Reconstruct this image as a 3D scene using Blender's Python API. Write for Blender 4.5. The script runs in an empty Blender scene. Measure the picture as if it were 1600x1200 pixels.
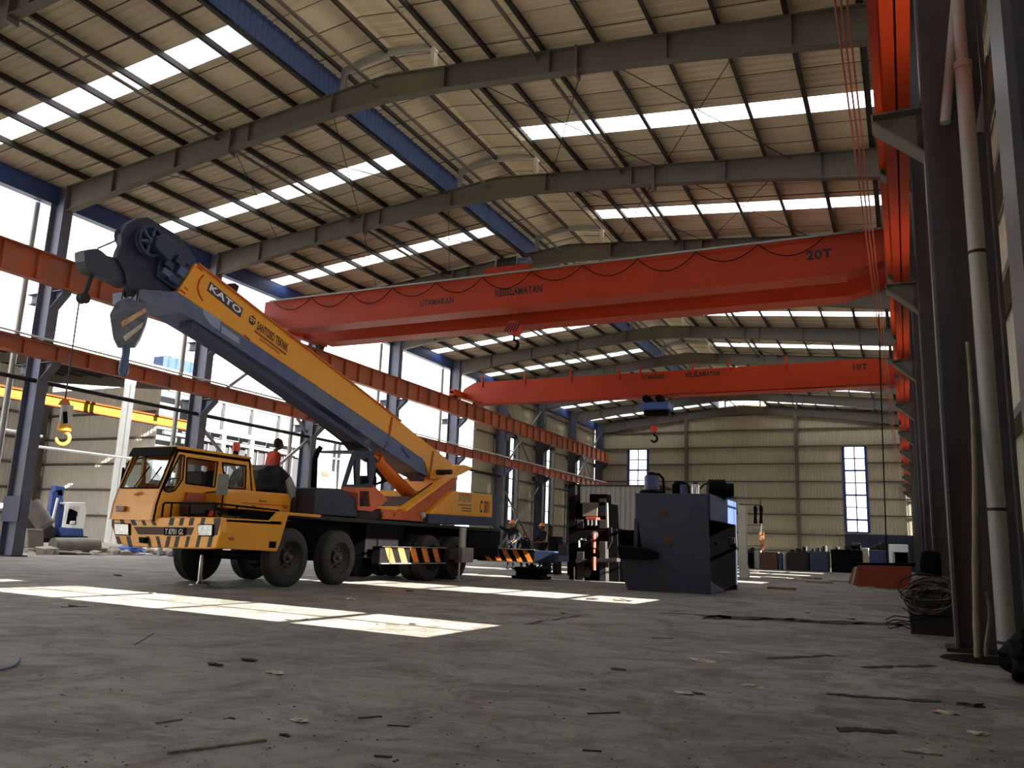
import bpy, math, random
from mathutils import Vector, Matrix, noise
V = Vector
rnd = random.Random(7)
scn = bpy.context.scene
COL = scn.collection

# ------------------------------------------------------------------ camera
CAM_H = 0.86
YAW, PITCH, ROLL, FPX = 0.4488, 0.1935, 0.0372, 1283.7
_f = V((-math.sin(YAW) * math.cos(PITCH), math.cos(YAW) * math.cos(PITCH), math.sin(PITCH)))
_r = V((math.cos(YAW), math.sin(YAW), 0.0)); _u = _r.cross(_f)
_r2 = math.cos(ROLL) * _r + math.sin(ROLL) * _u
_u2 = -math.sin(ROLL) * _r + math.cos(ROLL) * _u
CAM = V((0, 0, CAM_H))
cd = bpy.data.cameras.new('camera'); cam = bpy.data.objects.new('camera', cd); COL.objects.link(cam)
cd.sensor_fit = 'HORIZONTAL'; cd.sensor_width = 36.0; cd.lens = 36.0 * FPX / 1600.0
cd.clip_start = 0.05; cd.clip_end = 600
m = Matrix.Identity(4)
for i in range(3):
    m[i][0], m[i][1], m[i][2], m[i][3] = _r2[i], _u2[i], -_f[i], CAM[i]
cam.matrix_world = m
scn.camera = cam

# ------------------------------------------------------------------ world, sun, exposure
w = bpy.data.worlds.new('world'); scn.world = w; w.use_nodes = True
bg = w.node_tree.nodes['Background']
bg.inputs[0].default_value = (0.93, 0.97, 1.0, 1); bg.inputs[1].default_value = 1.9
SUN = V((-1.0, 0.08, -0.485)).normalized()
ld = bpy.data.lights.new('sun', 'SUN'); ld.energy = 27.0; ld.angle = 0.005; ld.color = (1.0, 0.95, 0.86)
lo = bpy.data.objects.new('sun', ld); COL.objects.link(lo)
lo.rotation_euler = SUN.to_track_quat('-Z', 'Y').to_euler(); lo.location = (30, -5, 30)
scn.view_settings.view_transform = 'Standard'; scn.view_settings.look = 'None'
scn.view_settings.gamma = 1; scn.view_settings.exposure = 1.1
scn.view_settings.use_curve_mapping = False
scn.cycles.max_bounces = 10; scn.cycles.diffuse_bounces = 6

# ------------------------------------------------------------------ helpers
def ray(x, y): return _f + _r2 * ((x - 800) / FPX) - _u2 * ((y - 600) / FPX)
def onx(x, y, X): d = ray(x, y); return d * (X / d.x) + CAM
def ony(x, y, Y): d = ray(x, y); return d * (Y / d.y) + CAM
def onz(x, y, Z=0.0): d = ray(x, y); return d * ((Z - CAM_H) / d.z) + CAM
def onp(x, y, P, N): d = ray(x, y); return d * ((P - CAM).dot(N) / d.dot(N)) + CAM

def lin(c):
    return tuple((v / 255 / 12.92) if v / 255 <= 0.04045 else ((v / 255 + 0.055) / 1.055) ** 2.4 for v in c)
MATS = {}
def mat(name, rgb, rough=0.6, metal=0.0, var=0.12, scale=3.0, dirt=None, bump=0.0, dscale=1.2, dlo=0.45, dhi=0.7, spec=0.5):
    if name in MATS: return MATS[name]
    M = bpy.data.materials.new(name); M.use_nodes = True; nt = M.node_tree; N = nt.nodes; L = nt.links
    b = N['Principled BSDF']; b.inputs['Roughness'].default_value = rough; b.inputs['Metallic'].default_value = metal
    b.inputs['Specular IOR Level'].default_value = spec
    c = lin(rgb)
    tc = N.new('ShaderNodeNewGeometry')
    nz = N.new('ShaderNodeTexNoise'); nz.inputs['Scale'].default_value = scale; nz.inputs['Detail'].default_value = 6
    L.new(tc.outputs['Position'], nz.inputs['Vector'])
    r = N.new('ShaderNodeValToRGB'); L.new(nz.outputs['Fac'], r.inputs['Fac'])
    r.color_ramp.elements[0].position = 0.3; r.color_ramp.elements[1].position = 0.75
    r.color_ramp.elements[0].color = (*[v * (1 - var) for v in c], 1); r.color_ramp.elements[1].color = (*[min(1, v * (1 + var)) for v in c], 1)
    out = r.outputs['Color']
    if dirt:
        n2 = N.new('ShaderNodeTexNoise'); n2.inputs['Scale'].default_value = dscale; n2.inputs['Detail'].default_value = 8; n2.inputs['Roughness'].default_value = 0.7
        L.new(tc.outputs['Position'], n2.inputs['Vector'])
        r2 = N.new('ShaderNodeValToRGB'); r2.color_ramp.elements[0].position = dlo; r2.color_ramp.elements[1].position = dhi
        r2.color_ramp.elements[0].color = (0, 0, 0, 1); r2.color_ramp.elements[1].color = (1, 1, 1, 1)
        L.new(n2.outputs['Fac'], r2.inputs['Fac'])
        mx = N.new('ShaderNodeMix'); mx.data_type = 'RGBA'
        L.new(r2.outputs['Color'], mx.inputs[0]); L.new(out, mx.inputs[6]); mx.inputs[7].default_value = (*lin(dirt), 1)
        out = mx.outputs[2]
    L.new(out, b.inputs['Base Color'])
    if bump:
        bn = N.new('ShaderNodeBump'); bn.inputs['Strength'].default_value = bump; bn.inputs['Distance'].default_value = 0.02
        L.new(nz.outputs['Fac'], bn.inputs['Height']); L.new(bn.outputs[0], b.inputs['Normal'])
    MATS[name] = M; return M

class MB:
    def __init__(s): s.v = []; s.f = []
    def add(s, vs, fs):
        o = len(s.v); s.v += [V(p) for p in vs]; s.f += [tuple(i + o for i in f) for f in fs]; return s
    def box(s, x0, x1, y0, y1, z0, z1):
        return s.add([(x0, y0, z0), (x1, y0, z0), (x1, y1, z0), (x0, y1, z0), (x0, y0, z1), (x1, y0, z1), (x1, y1, z1), (x0, y1, z1)],
                     [(0, 3, 2, 1), (4, 5, 6, 7), (0, 1, 5, 4), (1, 2, 6, 5), (2, 3, 7, 6), (3, 0, 4, 7)])
    def obox(s, c, a, b, d):
        c, a, b, d = V(c), V(a), V(b), V(d)
        p = [c + i * a + j * b + k * d for k in (-1, 1) for (i, j) in ((-1, -1), (1, -1), (1, 1), (-1, 1))]
        return s.add(p, [(0, 3, 2, 1), (4, 5, 6, 7), (0, 1, 5, 4), (1, 2, 6, 5), (2, 3, 7, 6), (3, 0, 4, 7)])
    def beam(s, p, q, w, h, up=(0, 0, 1)):
        p, q, up = V(p), V(q), V(up); d = q - p; n = d.normalized(); sd = n.cross(up)
        if sd.length < 1e-4: sd = n.cross(V((0, 1, 0)))
        sd.normalize(); u2 = sd.cross(n)
        return s.obox((p + q) / 2, d / 2, sd * w / 2, u2 * h / 2)
    def frame(s, n):
        n = V(n).normalized(); a = n.cross(V((0, 0, 1)))
        if a.length < 1e-3: a = n.cross(V((0, 1, 0)))
        a.normalize(); return a, n.cross(a)
    def cyl(s, p, q, r, n=14, r2=None, caps=True):
        p, q = V(p), V(q); r2 = r if r2 is None else r2; a, b = s.frame(q - p); vs = []
        for c, rr in ((p, r), (q, r2)):
            for i in range(n):
                t = 2 * math.pi * i / n; vs.append(c + a * (rr * math.cos(t)) + b * (rr * math.sin(t)))
        fs = [(i, (i + 1) % n, n + (i + 1) % n, n + i) for i in range(n)]
        if caps: fs += [tuple(range(n - 1, -1, -1)), tuple(range(n, 2 * n))]
        return s.add(vs, fs)
    def tube(s, pts, r, n=8):
        pts = [V(p) for p in pts]; vs = []; fs = []; a = None
        for k, p in enumerate(pts):
            d = (pts[min(k + 1, len(pts) - 1)] - pts[max(k - 1, 0)]).normalized()
            if a is None: a, b = s.frame(d)
            else:
                a = (a - d * a.dot(d)).normalized(); b = d.cross(a)
            rr = r[k] if isinstance(r, (list, tuple)) else r
            for i in range(n):
                t = 2 * math.pi * i / n; vs.append(p + a * (rr * math.cos(t)) + b * (rr * math.sin(t)))
        for k in range(len(pts) - 1):
            for i in range(n):
                fs.append((k * n + i, k * n + (i + 1) % n, (k + 1) * n + (i + 1) % n, (k + 1) * n + i))
        fs += [tuple(range(n - 1, -1, -1)), tuple(range((len(pts) - 1) * n, len(pts) * n))]
        return s.add(vs, fs)
    def prism(s, poly, ext):
        poly = [V(p) for p in poly]; ext = V(ext); n = len(poly)
        nn = V((0, 0, 0))
        for i in range(n): nn += poly[i].cross(poly[(i + 1) % n])
        if nn.dot(ext) > 0: poly = poly[::-1]
        return s.add(poly + [p + ext for p in poly], [tuple(range(n)), tuple(range(2 * n - 1, n - 1, -1))] + [((i + 1) % n, i, n + i, n + (i + 1) % n) for i in range(n)])
    def lathe(s, c, ax, prof, n=20, ring=False):      # prof: (t along axis, radius)
        c, ax = V(c), V(ax).normalized(); a, b = s.frame(ax); vs = []; fs = []
        for t, r in prof:
            for i in range(n):
                q = 2 * math.pi * i / n; vs.append(c + ax * t + a * (r * math.cos(q)) + b * (r * math.sin(q)))
        m_ = len(prof)
        for k in range(m_ - 1):
            for i in range(n): fs.append((k * n + i, k * n + (i + 1) % n, (k + 1) * n + (i + 1) % n, (k + 1) * n + i))
        if ring: fs += [((m_ - 1) * n + i, (m_ - 1) * n + (i + 1) % n, (i + 1) % n, i) for i in range(n)]
        else: fs += [tuple(range(n - 1, -1, -1)), tuple(range((m_ - 1) * n, m_ * n))]
        return s.add(vs, fs)
    def torus(s, c, ax, R, r, n=24, k=8, a0=0, a1=2 * math.pi):
        c = V(c); a, b = s.frame(ax); full = abs(a1 - a0 - 2 * math.pi) < 1e-6
        pts = [c + a * (R * math.cos(a0 + (a1 - a0) * i / n)) + b * (R * math.sin(a0 + (a1 - a0) * i / n)) for i in range(n + 1)]
        return s.tube(pts, r, k)
    def ball(s, c, r, n=12, sc=(1, 1, 1), jit=0.0, ax=None):
        c = V(c); vs = []; fs = []; m_ = n // 2
        for j in range(m_ + 1):
            ph = math.pi * j / m_
            for i in range(n):
                th = 2 * math.pi * i / n
                p = V((math.sin(ph) * math.cos(th) * sc[0], math.sin(ph) * math.sin(th) * sc[1], math.cos(ph) * sc[2])) * r
                if jit: p *= 1 + jit * noise.noise(p * 3.0 / r + c * 3)
                vs.append(c + p)
        for j in range(m_):
            for i in range(n): fs.append((j * n + i, (j + 1) * n + i, (j + 1) * n + (i + 1) % n, j * n + (i + 1) % n))
        return s.add(vs, fs)
    def ibeam(s, p, q, depth, width, tw=0.02, tf=0.025, up=(0, 0, 1)):
        p, q, up = V(p), V(q), V(up).normalized()
        s.beam(p, q, tw, depth - 2 * tf, up)
        o = up * (depth - tf) / 2
        s.beam(p + o, q + o, width, tf, up); s.beam(p - o, q - o, width, tf, up); return s
    def build(s, name, m_, parent=None, smooth=False, bevel=0, label=None, kind=None, solid=None):
        me = bpy.data.meshes.new(name)
        lo_ = V((min(p.x for p in s.v), min(p.y for p in s.v), min(p.z for p in s.v)))
        hi_ = V((max(p.x for p in s.v), max(p.y for p in s.v), max(p.z for p in s.v)))
        c = (lo_ + hi_) / 2
        if parent is None: c.z = lo_.z
        me.from_pydata([p - c for p in s.v], [], s.f); me.update()
        me.materials.append(m_)
        if smooth:
            me.polygons.foreach_set('use_smooth', [True] * len(me.polygons))
            try: me.set_sharp_from_angle(angle=math.radians(40))
            except Exception: pass
        o = bpy.data.objects.new(name, me); COL.objects.link(o)
        o['_w'] = list(c)
        if parent is not None:
            o.parent = parent; o.location = c - V(parent['_w'])
        else: o.location = c
        if bevel:
            b = o.modifiers.new('bevel', 'BEVEL'); b.width = bevel; b.segments = 2; b.limit_method = 'ANGLE'; b.angle_limit = 0.7
        if label: o['label'] = label
        if kind: o['kind'] = kind
        return o
def thing(name, label, cat, loc, group=None):
    o = bpy.data.objects.new(name, None); COL.objects.link(o); o.location = loc; o['_w'] = list(loc)
    o.empty_display_size = 0.2
    return tag(o, label, cat, group)
def tag(o, label, cat, group=None, kind=None):
    o['label'] = label; o['category'] = cat
    if group: o['group'] = group
    if kind: o['kind'] = kind
    return o
def lettering(txt, org, xd, up, h, m_, parent, width=None, name='lettering', label=None, bold=0.0, depth=0.006, ital=0):
    """org = lower-left corner, xd / up = unit directions of the writing, h = height of the capitals"""
    cu = bpy.data.curves.new('t', 'FONT'); cu.body = txt; cu.size = 1; cu.extrude = 0.0; cu.offset = bold; cu.shear = ital; cu.space_character = 1.0 + 3.2 * bold
    to = bpy.data.objects.new('t', cu); COL.objects.link(to)
    dg = bpy.context.evaluated_depsgraph_get(); dg.update()
    me0 = bpy.data.meshes.new_from_object(to.evaluated_get(dg))
    xs = [v.co.x for v in me0.vertices]; ys = [v.co.y for v in me0.vertices]
    x0, x1, y0, y1 = min(xs), max(xs), min(ys), max(ys)
    ky = h / (y1 - y0); kx = ky if width is None else width / (x1 - x0)
    org, xd, up = V(org), V(xd).normalized(), V(up).normalized(); nn = xd.cross(up)
    mb = MB()
    vs = [org + xd * ((v.co.x - x0) * kx) + up * ((v.co.y - y0) * ky) + nn * depth for v in me0.vertices]
    mb.add(vs, [tuple(p.vertices) for p in me0.polygons])
    bpy.data.objects.remove(to); bpy.data.curves.remove(cu); bpy.data.meshes.remove(me0)
    return mb.build(name, m_, parent, label=label)

# ------------------------------------------------------------------ materials
M_FLOOR = mat('concrete_floor', (126, 120, 112), 0.75, var=0.14, scale=0.35, dirt=(88, 78, 66), bump=0.0, dscale=0.8, dlo=0.5, dhi=0.8)
M_RAFT = mat('grey_primer_steel', (92, 86, 76), 0.55, 0.0, var=0.1, scale=1.5)
M_COLB = mat('blue_grey_steel', (96, 102, 122), 0.5, 0.1, var=0.15, scale=2, dirt=(98, 92, 84))
M_BLUE = mat('blue_paint_sheet', (62, 82, 128), 0.5, var=0.1)
M_PURL = mat('purlin_dark_steel', (40, 32, 28), 0.6, 0.0, var=0.1)
M_GALV = mat('galvanised_steel', (150, 150, 146), 0.4, 0.4, var=0.08, scale=4)
M_ROOF = mat('roof_sheet_underside', (208, 196, 170), 0.65, var=0.08, scale=0.7)
def seam_sheet(M, period, rgb):
    nt = M.node_tree; N = nt.nodes; L = nt.links; b = N['Principled BSDF']; src = b.inputs['Base Color'].links[0].from_socket
    g = N.new('ShaderNodeNewGeometry'); sp = N.new('ShaderNodeSeparateXYZ'); L.new(g.outputs['Position'], sp.inputs[0])
    d = N.new('ShaderNodeMath'); d.operation = 'DIVIDE'; d.inputs[1].default_value = period; L.new(sp.outputs['Y'], d.inputs[0])
    f = N.new('ShaderNodeMath'); f.operation = 'FRACT'; L.new(d.outputs[0], f.inputs[0])
    lt = N.new('ShaderNodeMath'); lt.operation = 'LESS_THAN'; lt.inputs[1].default_value = 0.045; L.new(f.outputs[0], lt.inputs[0])
    fl = N.new('ShaderNodeMath'); fl.operation = 'FLOOR'; L.new(d.outputs[0], fl.inputs[0])
    wn = N.new('ShaderNodeTexWhiteNoise'); wn.noise_dimensions = '1D'; L.new(fl.outputs[0], wn.inputs['W'])
    mr = N.new('ShaderNodeMapRange'); mr.inputs[3].default_value = 0.86; mr.inputs[4].default_value = 1.08; L.new(wn.outputs['Value'], mr.inputs[0])
    mu = N.new('ShaderNodeVectorMath'); mu.operation = 'SCALE'; L.new(src, mu.inputs[0]); L.new(mr.outputs[0], mu.inputs['Scale'])
    mx = N.new('ShaderNodeMix'); mx.data_type = 'RGBA'; L.new(lt.outputs[0], mx.inputs[0]); L.new(mu.outputs[0], mx.inputs[6]); mx.inputs[7].default_value = (*lin(rgb), 1)
    L.new(mx.outputs[2], b.inputs['Base Color'])
seam_sheet(M_ROOF, 0.92, (74, 66, 54))
M_CLAD = mat('beige_wall_sheet', (180, 172, 148), 0.55, var=0.06, scale=0.5)
M_ORNG = mat('orange_crane_paint', (166, 50, 14), 0.5, var=0.08, scale=0.8, spec=0.3)
M_RUNW = mat('runway_orange_paint', (178, 90, 54), 0.5, var=0.2, scale=0.9, dirt=(138, 100, 86))
M_BLK = mat('black_paint', (14, 13, 13), 0.6, spec=0.05)
M_DARK = mat('dark_greasy_steel', (44, 40, 38), 0.6, 0.1, var=0.2, spec=0.25)
M_RUB = mat('tyre_rubber', (52, 49, 46), 0.85, var=0.15, scale=6)
M_YEL = mat('truck_yellow_paint', (232, 158, 36), 0.35, var=0.05, scale=2, dirt=(205, 128, 36), dscale=2.5, dlo=0.6, dhi=0.8)
M_RUST = mat('rusty_orange_brown', (176, 86, 40), 0.6, var=0.2, scale=3)
M_NAVY = mat('navy_blue_paint', (40, 50, 82), 0.45, var=0.15, scale=3)
M_STEELB = mat('dull_blue_steel', (78, 92, 130), 0.45, 0.2, var=0.15, scale=3, dirt=(110, 112, 120))
M_WHITE = mat('white_paint', (226, 226, 222), 0.5, var=0.04)
M_CHROME = mat('bright_steel', (196, 194, 190), 0.25, 0.8, var=0.05)
M_ROPE = mat('steel_rope', (60, 55, 50), 0.6, 0.3)
M_RED = mat('red_paint', (196, 52, 34), 0.5)
M_STONE = mat('rubble', (150, 140, 124), 0.9, var=0.25, scale=5)

def glass(name, a=0.25, tint=(0.75, 0.8, 0.8)):
    M = bpy.data.materials.new(name); M.use_nodes = True; nt = M.node_tree; N = nt.nodes; L = nt.links
    N.remove(N['Principled BSDF']); out = N['Material Output']
    t = N.new('ShaderNodeBsdfTransparent'); t.inputs[0].default_value = (*tint, 1)
    g = N.new('ShaderNodeBsdfGlossy'); g.inputs['Roughness'].default_value = 0.03
    mx = N.new('ShaderNodeMixShader'); mx.inputs[0].default_value = a
    L.new(t.outputs[0], mx.inputs[1]); L.new(g.outputs[0], mx.inputs[2]); L.new(mx.outputs[0], out.inputs[0]); return M
M_GLASS = glass('cab_glass', 0.12)
M_WGLASS = glass('window_glass', 0.04, (0.97, 0.98, 0.99))
def skylight():
    M = bpy.data.materials.new('translucent_skylight'); M.use_nodes = True; nt = M.node_tree; N = nt.nodes; L = nt.links
    N.remove(N['Principled BSDF']); out = N['Material Output']
    t = N.new('ShaderNodeBsdfTransparent'); t.inputs[0].default_value = (0.8, 0.83, 0.88, 1)
    g = N.new('ShaderNodeBsdfTranslucent'); g.inputs[0].default_value = (0.36, 0.375, 0.4, 1)
    mx = N.new('ShaderNodeMixShader'); mx.inputs[0].default_value = 0.985
    L.new(t.outputs[0], mx.inputs[1]); L.new(g.outputs[0], mx.inputs[2]); L.new(mx.outputs[0], out.inputs[0]); return M
M_SKY = skylight()

# ------------------------------------------------------------------ layout of the hall
XLi, XLo = -23.68, -24.3      # inner / outer face of the left columns
XRi, XRo = 0.39, 1.0          # right columns
XC = (XLi + XRi) / 2
def YF(i): return 16.08 + 6.487 * i
I0, I1 = -4, 8
Y0, Y1 = YF(I0), YF(I1) + 0.25
def zr(X): return 12.74 - 0.0947 * abs(X - XC)     # top of the rafters
def zs(X): return zr(X) + 0.2                      # underside of the sheets
WL, WR = -24.55, 1.3          # cladding planes
ORD = ['first', 'second', 'third', 'fourth', 'fifth', 'sixth', 'seventh', 'eighth', 'ninth', 'tenth', 'eleventh', 'twelfth', 'thirteenth', 'fourteenth', 'fifteenth', 'sixteenth']

# floor: concrete slab of the hall, earth outside
def floor_material():
    M = bpy.data.materials.new('dusty_concrete'); M.use_nodes = True; nt = M.node_tree; N = nt.nodes; L = nt.links
    b = N['Principled BSDF']; b.inputs['Roughness'].default_value = 0.7
    g = N.new('ShaderNodeNewGeometry')
    def nz(scale, det=6, rough=0.6, vec=None, dist=0.0):
        n = N.new('ShaderNodeTexNoise'); n.inputs['Scale'].default_value = scale; n.inputs['Detail'].default_value = det
        n.inputs['Roughness'].default_value = rough; n.inputs['Distortion'].default_value = dist
        L.new(vec if vec else g.outputs['Position'], n.inputs['Vector']); return n.outputs['Fac']
    def ramp(src, a, b_, ca=(0, 0, 0), cb=(1, 1, 1)):
        r = N.new('ShaderNodeValToRGB'); r.color_ramp.elements[0].position = a; r.color_ramp.elements[1].position = b_
        r.color_ramp.elements[0].color = (*ca, 1); r.color_ramp.elements[1].color = (*cb, 1); L.new(src, r.inputs['Fac']); return r.outputs['Color']
    def mix(f, a, b_, mode='MIX'):
        x = N.new('ShaderNodeMix'); x.data_type = 'RGBA'; x.blend_type = mode
        for i, s in ((0, f), (6, a), (7, b_)):
            if isinstance(s, (int, float)): x.inputs[i].default_value = s
            elif isinstance(s, tuple): x.inputs[i].default_value = (*s, 1)
            else: L.new(s, x.inputs[i])
        return x.outputs[2]
    base = ramp(nz(0.25, 5), 0.3, 0.7, lin((112, 108, 101)), lin((142, 138, 130)))
    base = mix(ramp(nz(1.3, 12, 0.8, None, 0.6), 0.46, 0.6), base, lin((82, 74, 64)))
    base = mix(ramp(nz(0.5, 10, 0.8, None, 1.2), 0.56, 0.7, (0, 0, 0), (0.7, 0.7, 0.7)), base, lin((78, 70, 60)))
    mp = N.new('ShaderNodeMapping'); mp.inputs['Rotation'].default_value = (0, 0, math.radians(-35)); mp.inputs['Scale'].default_value = (0.35, 4.0, 1)
    L.new(g.outputs['Position'], mp.inputs['Vector'])
    base = mix(ramp(nz(1.2, 6, 0.65, mp.outputs[0], 0.4), 0.52, 0.72, (0, 0, 0), (0.55, 0.55, 0.55)), base, lin((92, 80, 66)))
    mp2 = N.new('ShaderNodeMapping'); mp2.inputs['Rotation'].default_value = (0, 0, math.radians(20)); mp2.inputs['Scale'].default_value = (0.5, 5.0, 1)
    L.new(g.outputs['Position'], mp2.inputs['Vector'])
    base = mix(ramp(nz(1.6, 7, 0.7, mp2.outputs[0], 0.2), 0.55, 0.7, (0, 0, 0), (0.5, 0.5, 0.5)), base, lin((150, 144, 134)))
    base = mix(ramp(nz(6, 12, 0.85), 0.55, 0.62, (0, 0, 0), (0.8, 0.8, 0.8)), base, lin((58, 50, 43)))
    base = mix(ramp(nz(24, 8, 0.8), 0.62, 0.7, (0, 0, 0), (0.7, 0.7, 0.7)), base, lin((150, 144, 134)))
    sx_ = N.new('ShaderNodeSeparateXYZ'); L.new(g.outputs['Position'], sx_.inputs[0])
    mk = N.new('ShaderNodeMapRange'); mk.inputs[1].default_value = -4.5; mk.inputs[2].default_value = -1.0; L.new(sx_.outputs['X'], mk.inputs[0])
    n3 = ramp(nz(3.2, 12, 0.8, None, 0.8), 0.5, 0.64); m3 = N.new('ShaderNodeMath'); m3.operation = 'MULTIPLY'; L.new(n3, m3.inputs[0]); L.new(mk.outputs[0], m3.inputs[1])
    base = mix(m3.outputs[0], base, lin((78, 68, 56)))
    L.new(base, b.inputs['Base Color'])
    bp = N.new('ShaderNodeBump'); bp.inputs['Strength'].default_value = 0.5; bp.inputs['Distance'].default_value = 0.03
    L.new(nz(5, 10, 0.75), bp.inputs['Height']); L.new(bp.outputs[0], b.inputs['Normal'])
    return M
M_SLAB = floor_material()
MB().box(-25.2, 1.9, Y0 - 1, Y1 + 1, -0.3, 0.0).build('floor', M_SLAB, kind='structure')
M_EARTH = mat('pale_earth', (186, 178, 164), 0.95, var=0.15, scale=0.4, dirt=(134, 122, 104))
MB().box(-140, -25.2, -60, 160, -0.3, -0.03).build('ground', M_EARTH, kind='structure')
MB().box(1.9, 90, -60, 160, -0.3, -0.05).build('ground', M_EARTH, kind='structure')
MB().box(-25.2, 1.9, Y1 + 1, 160, -0.3, -0.04).build('ground', M_EARTH, kind='structure')

# corrugated sheet: ribs run along direction 'along'
def sheet(p0, along, across, length, width, nrm, pitch=0.25, rib=0.028, cuts=None):
    """p0 corner; profile steps along 'across' (width), extruded along 'along' (length)"""
    p0, along, across, nrm = V(p0), V(along), V(across), V(nrm); prof = []; t = 0.0
    while t < width - 1e-6:
        for a, z in ((0, 0), (0.62, 0), (0.74, 1), (0.88, 1)):
            tt = t + a * pitch
            if tt < width: prof.append((tt, z * rib))
        t += pitch
    prof.append((width, 0)); vs = []; fs = []
    for tt, z in prof: vs.append(p0 + across * tt + nrm * z)
    n = len(prof); vs += [p + along * length for p in vs]
    fs = [(i, i + 1, n + i + 1, n + i) for i in range(n - 1)]
    return vs, fs

# skylight bands (one per bay)
SKY = [-0.35, 6.2, 12.75, 19.75, 26.15, 33.0, 39.65, 46.5, 53.1, 59.6, 66.0]
SKW = 0.8
ceil_mb = MB()
slopes = [(XLi - 1.05, XC - 2.02), (XC + 1.75, XRi + 1.05)]
bands = []
ya = Y0 - 0.4
for s_ in SKY: bands.append((ya, s_)); ya = s_ + SKW
bands.append((ya, Y1 + 0.3))
for xa, xb in slopes:
    A = V((xa, 0, zs(xa))); B = V((xb, 0, zs(xb))); d = (B - A); n_ = V((-d.z, 0, d.x)).normalized()
    for y0, y1 in bands:
        vs, fs = sheet(A + V((0, y0, 0)), d.normalized(), V((0, 1, 0)), d.length, y1 - y0, n_)
        ceil_mb.add(vs, fs)
ceil_mb.build('ceiling', M_ROOF, kind='structure')
for k, y0 in enumerate(SKY):
    for side, (xa, xb) in zip(('left', 'right'), slopes):
        A = V((xa, y0, zs(xa))); B = V((xb, y0, zs(xb))); d = (B - A); n_ = V((-d.z, 0, d.x)).normalized()
        mb = MB(); vs, fs = sheet(A, d.normalized(), V((0, 1, 0)), d.length, SKW, n_); mb.add(vs, fs)
        o = mb.build('roof_skylight', M_SKY)
        where = 'behind the camera' if k < 2 else ('%s from the camera' % ORD[k - 2])
        tag(o, 'white translucent skylight strip in the %s roof slope, %s' % (side, where), 'skylight', 'translucent skylight strips in the roof')

# ridge ventilator
mb = MB(); mb.add(*sheet((XC - 2.0, Y0, zr(XC - 2.0) + 0.1), (0, 0, 1), (0, 1, 0), 0.82, Y1 - Y0, (-1, 0, 0), 0.2, 0.02))
mb.build('wall_ridge_vent', M_BLUE, kind='structure')
vt = MB(); ze = 13.4; za = 13.62
for xa, xb, za_, zb_ in ((XC - 2.1, XC, ze, za), (XC, XC + 3.0, za, 13.18)):  # right slope lengthened and drooped to block direct sun
    A = V((xa, Y0, za_)); B = V((xb, Y0, zb_)); d = B - A; n_ = V((-d.z, 0, d.x)).normalized()
    vt.add(*sheet(A, d.normalized(), V((0, 1, 0)), d.length, Y1 - Y0, n_))
vt.box(XC - 0.2, XC + 0.2, Y0, Y1, za + 0.0, za + 0.06)
vt.build('ceiling', M_ROOF, kind='structure')
for x in (XC - 1.55, XC - 0.1, XC + 1.3):
    z = 13.28 if abs(x - XC) > 1 else 13.48
    o = MB().beam((x, Y0, z), (x, Y1, z), 0.07, 0.12).build('vent_purlin', M_PURL)
    tag(o, {0: 'dark purlin along the blue side of the ridge vent', 1: 'dark purlin under the peak of the ridge vent', 2: 'dark purlin along the open side of the ridge vent'}[[XC - 1.55, XC - 0.1, XC + 1.3].index(x)], 'purlin')

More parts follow.
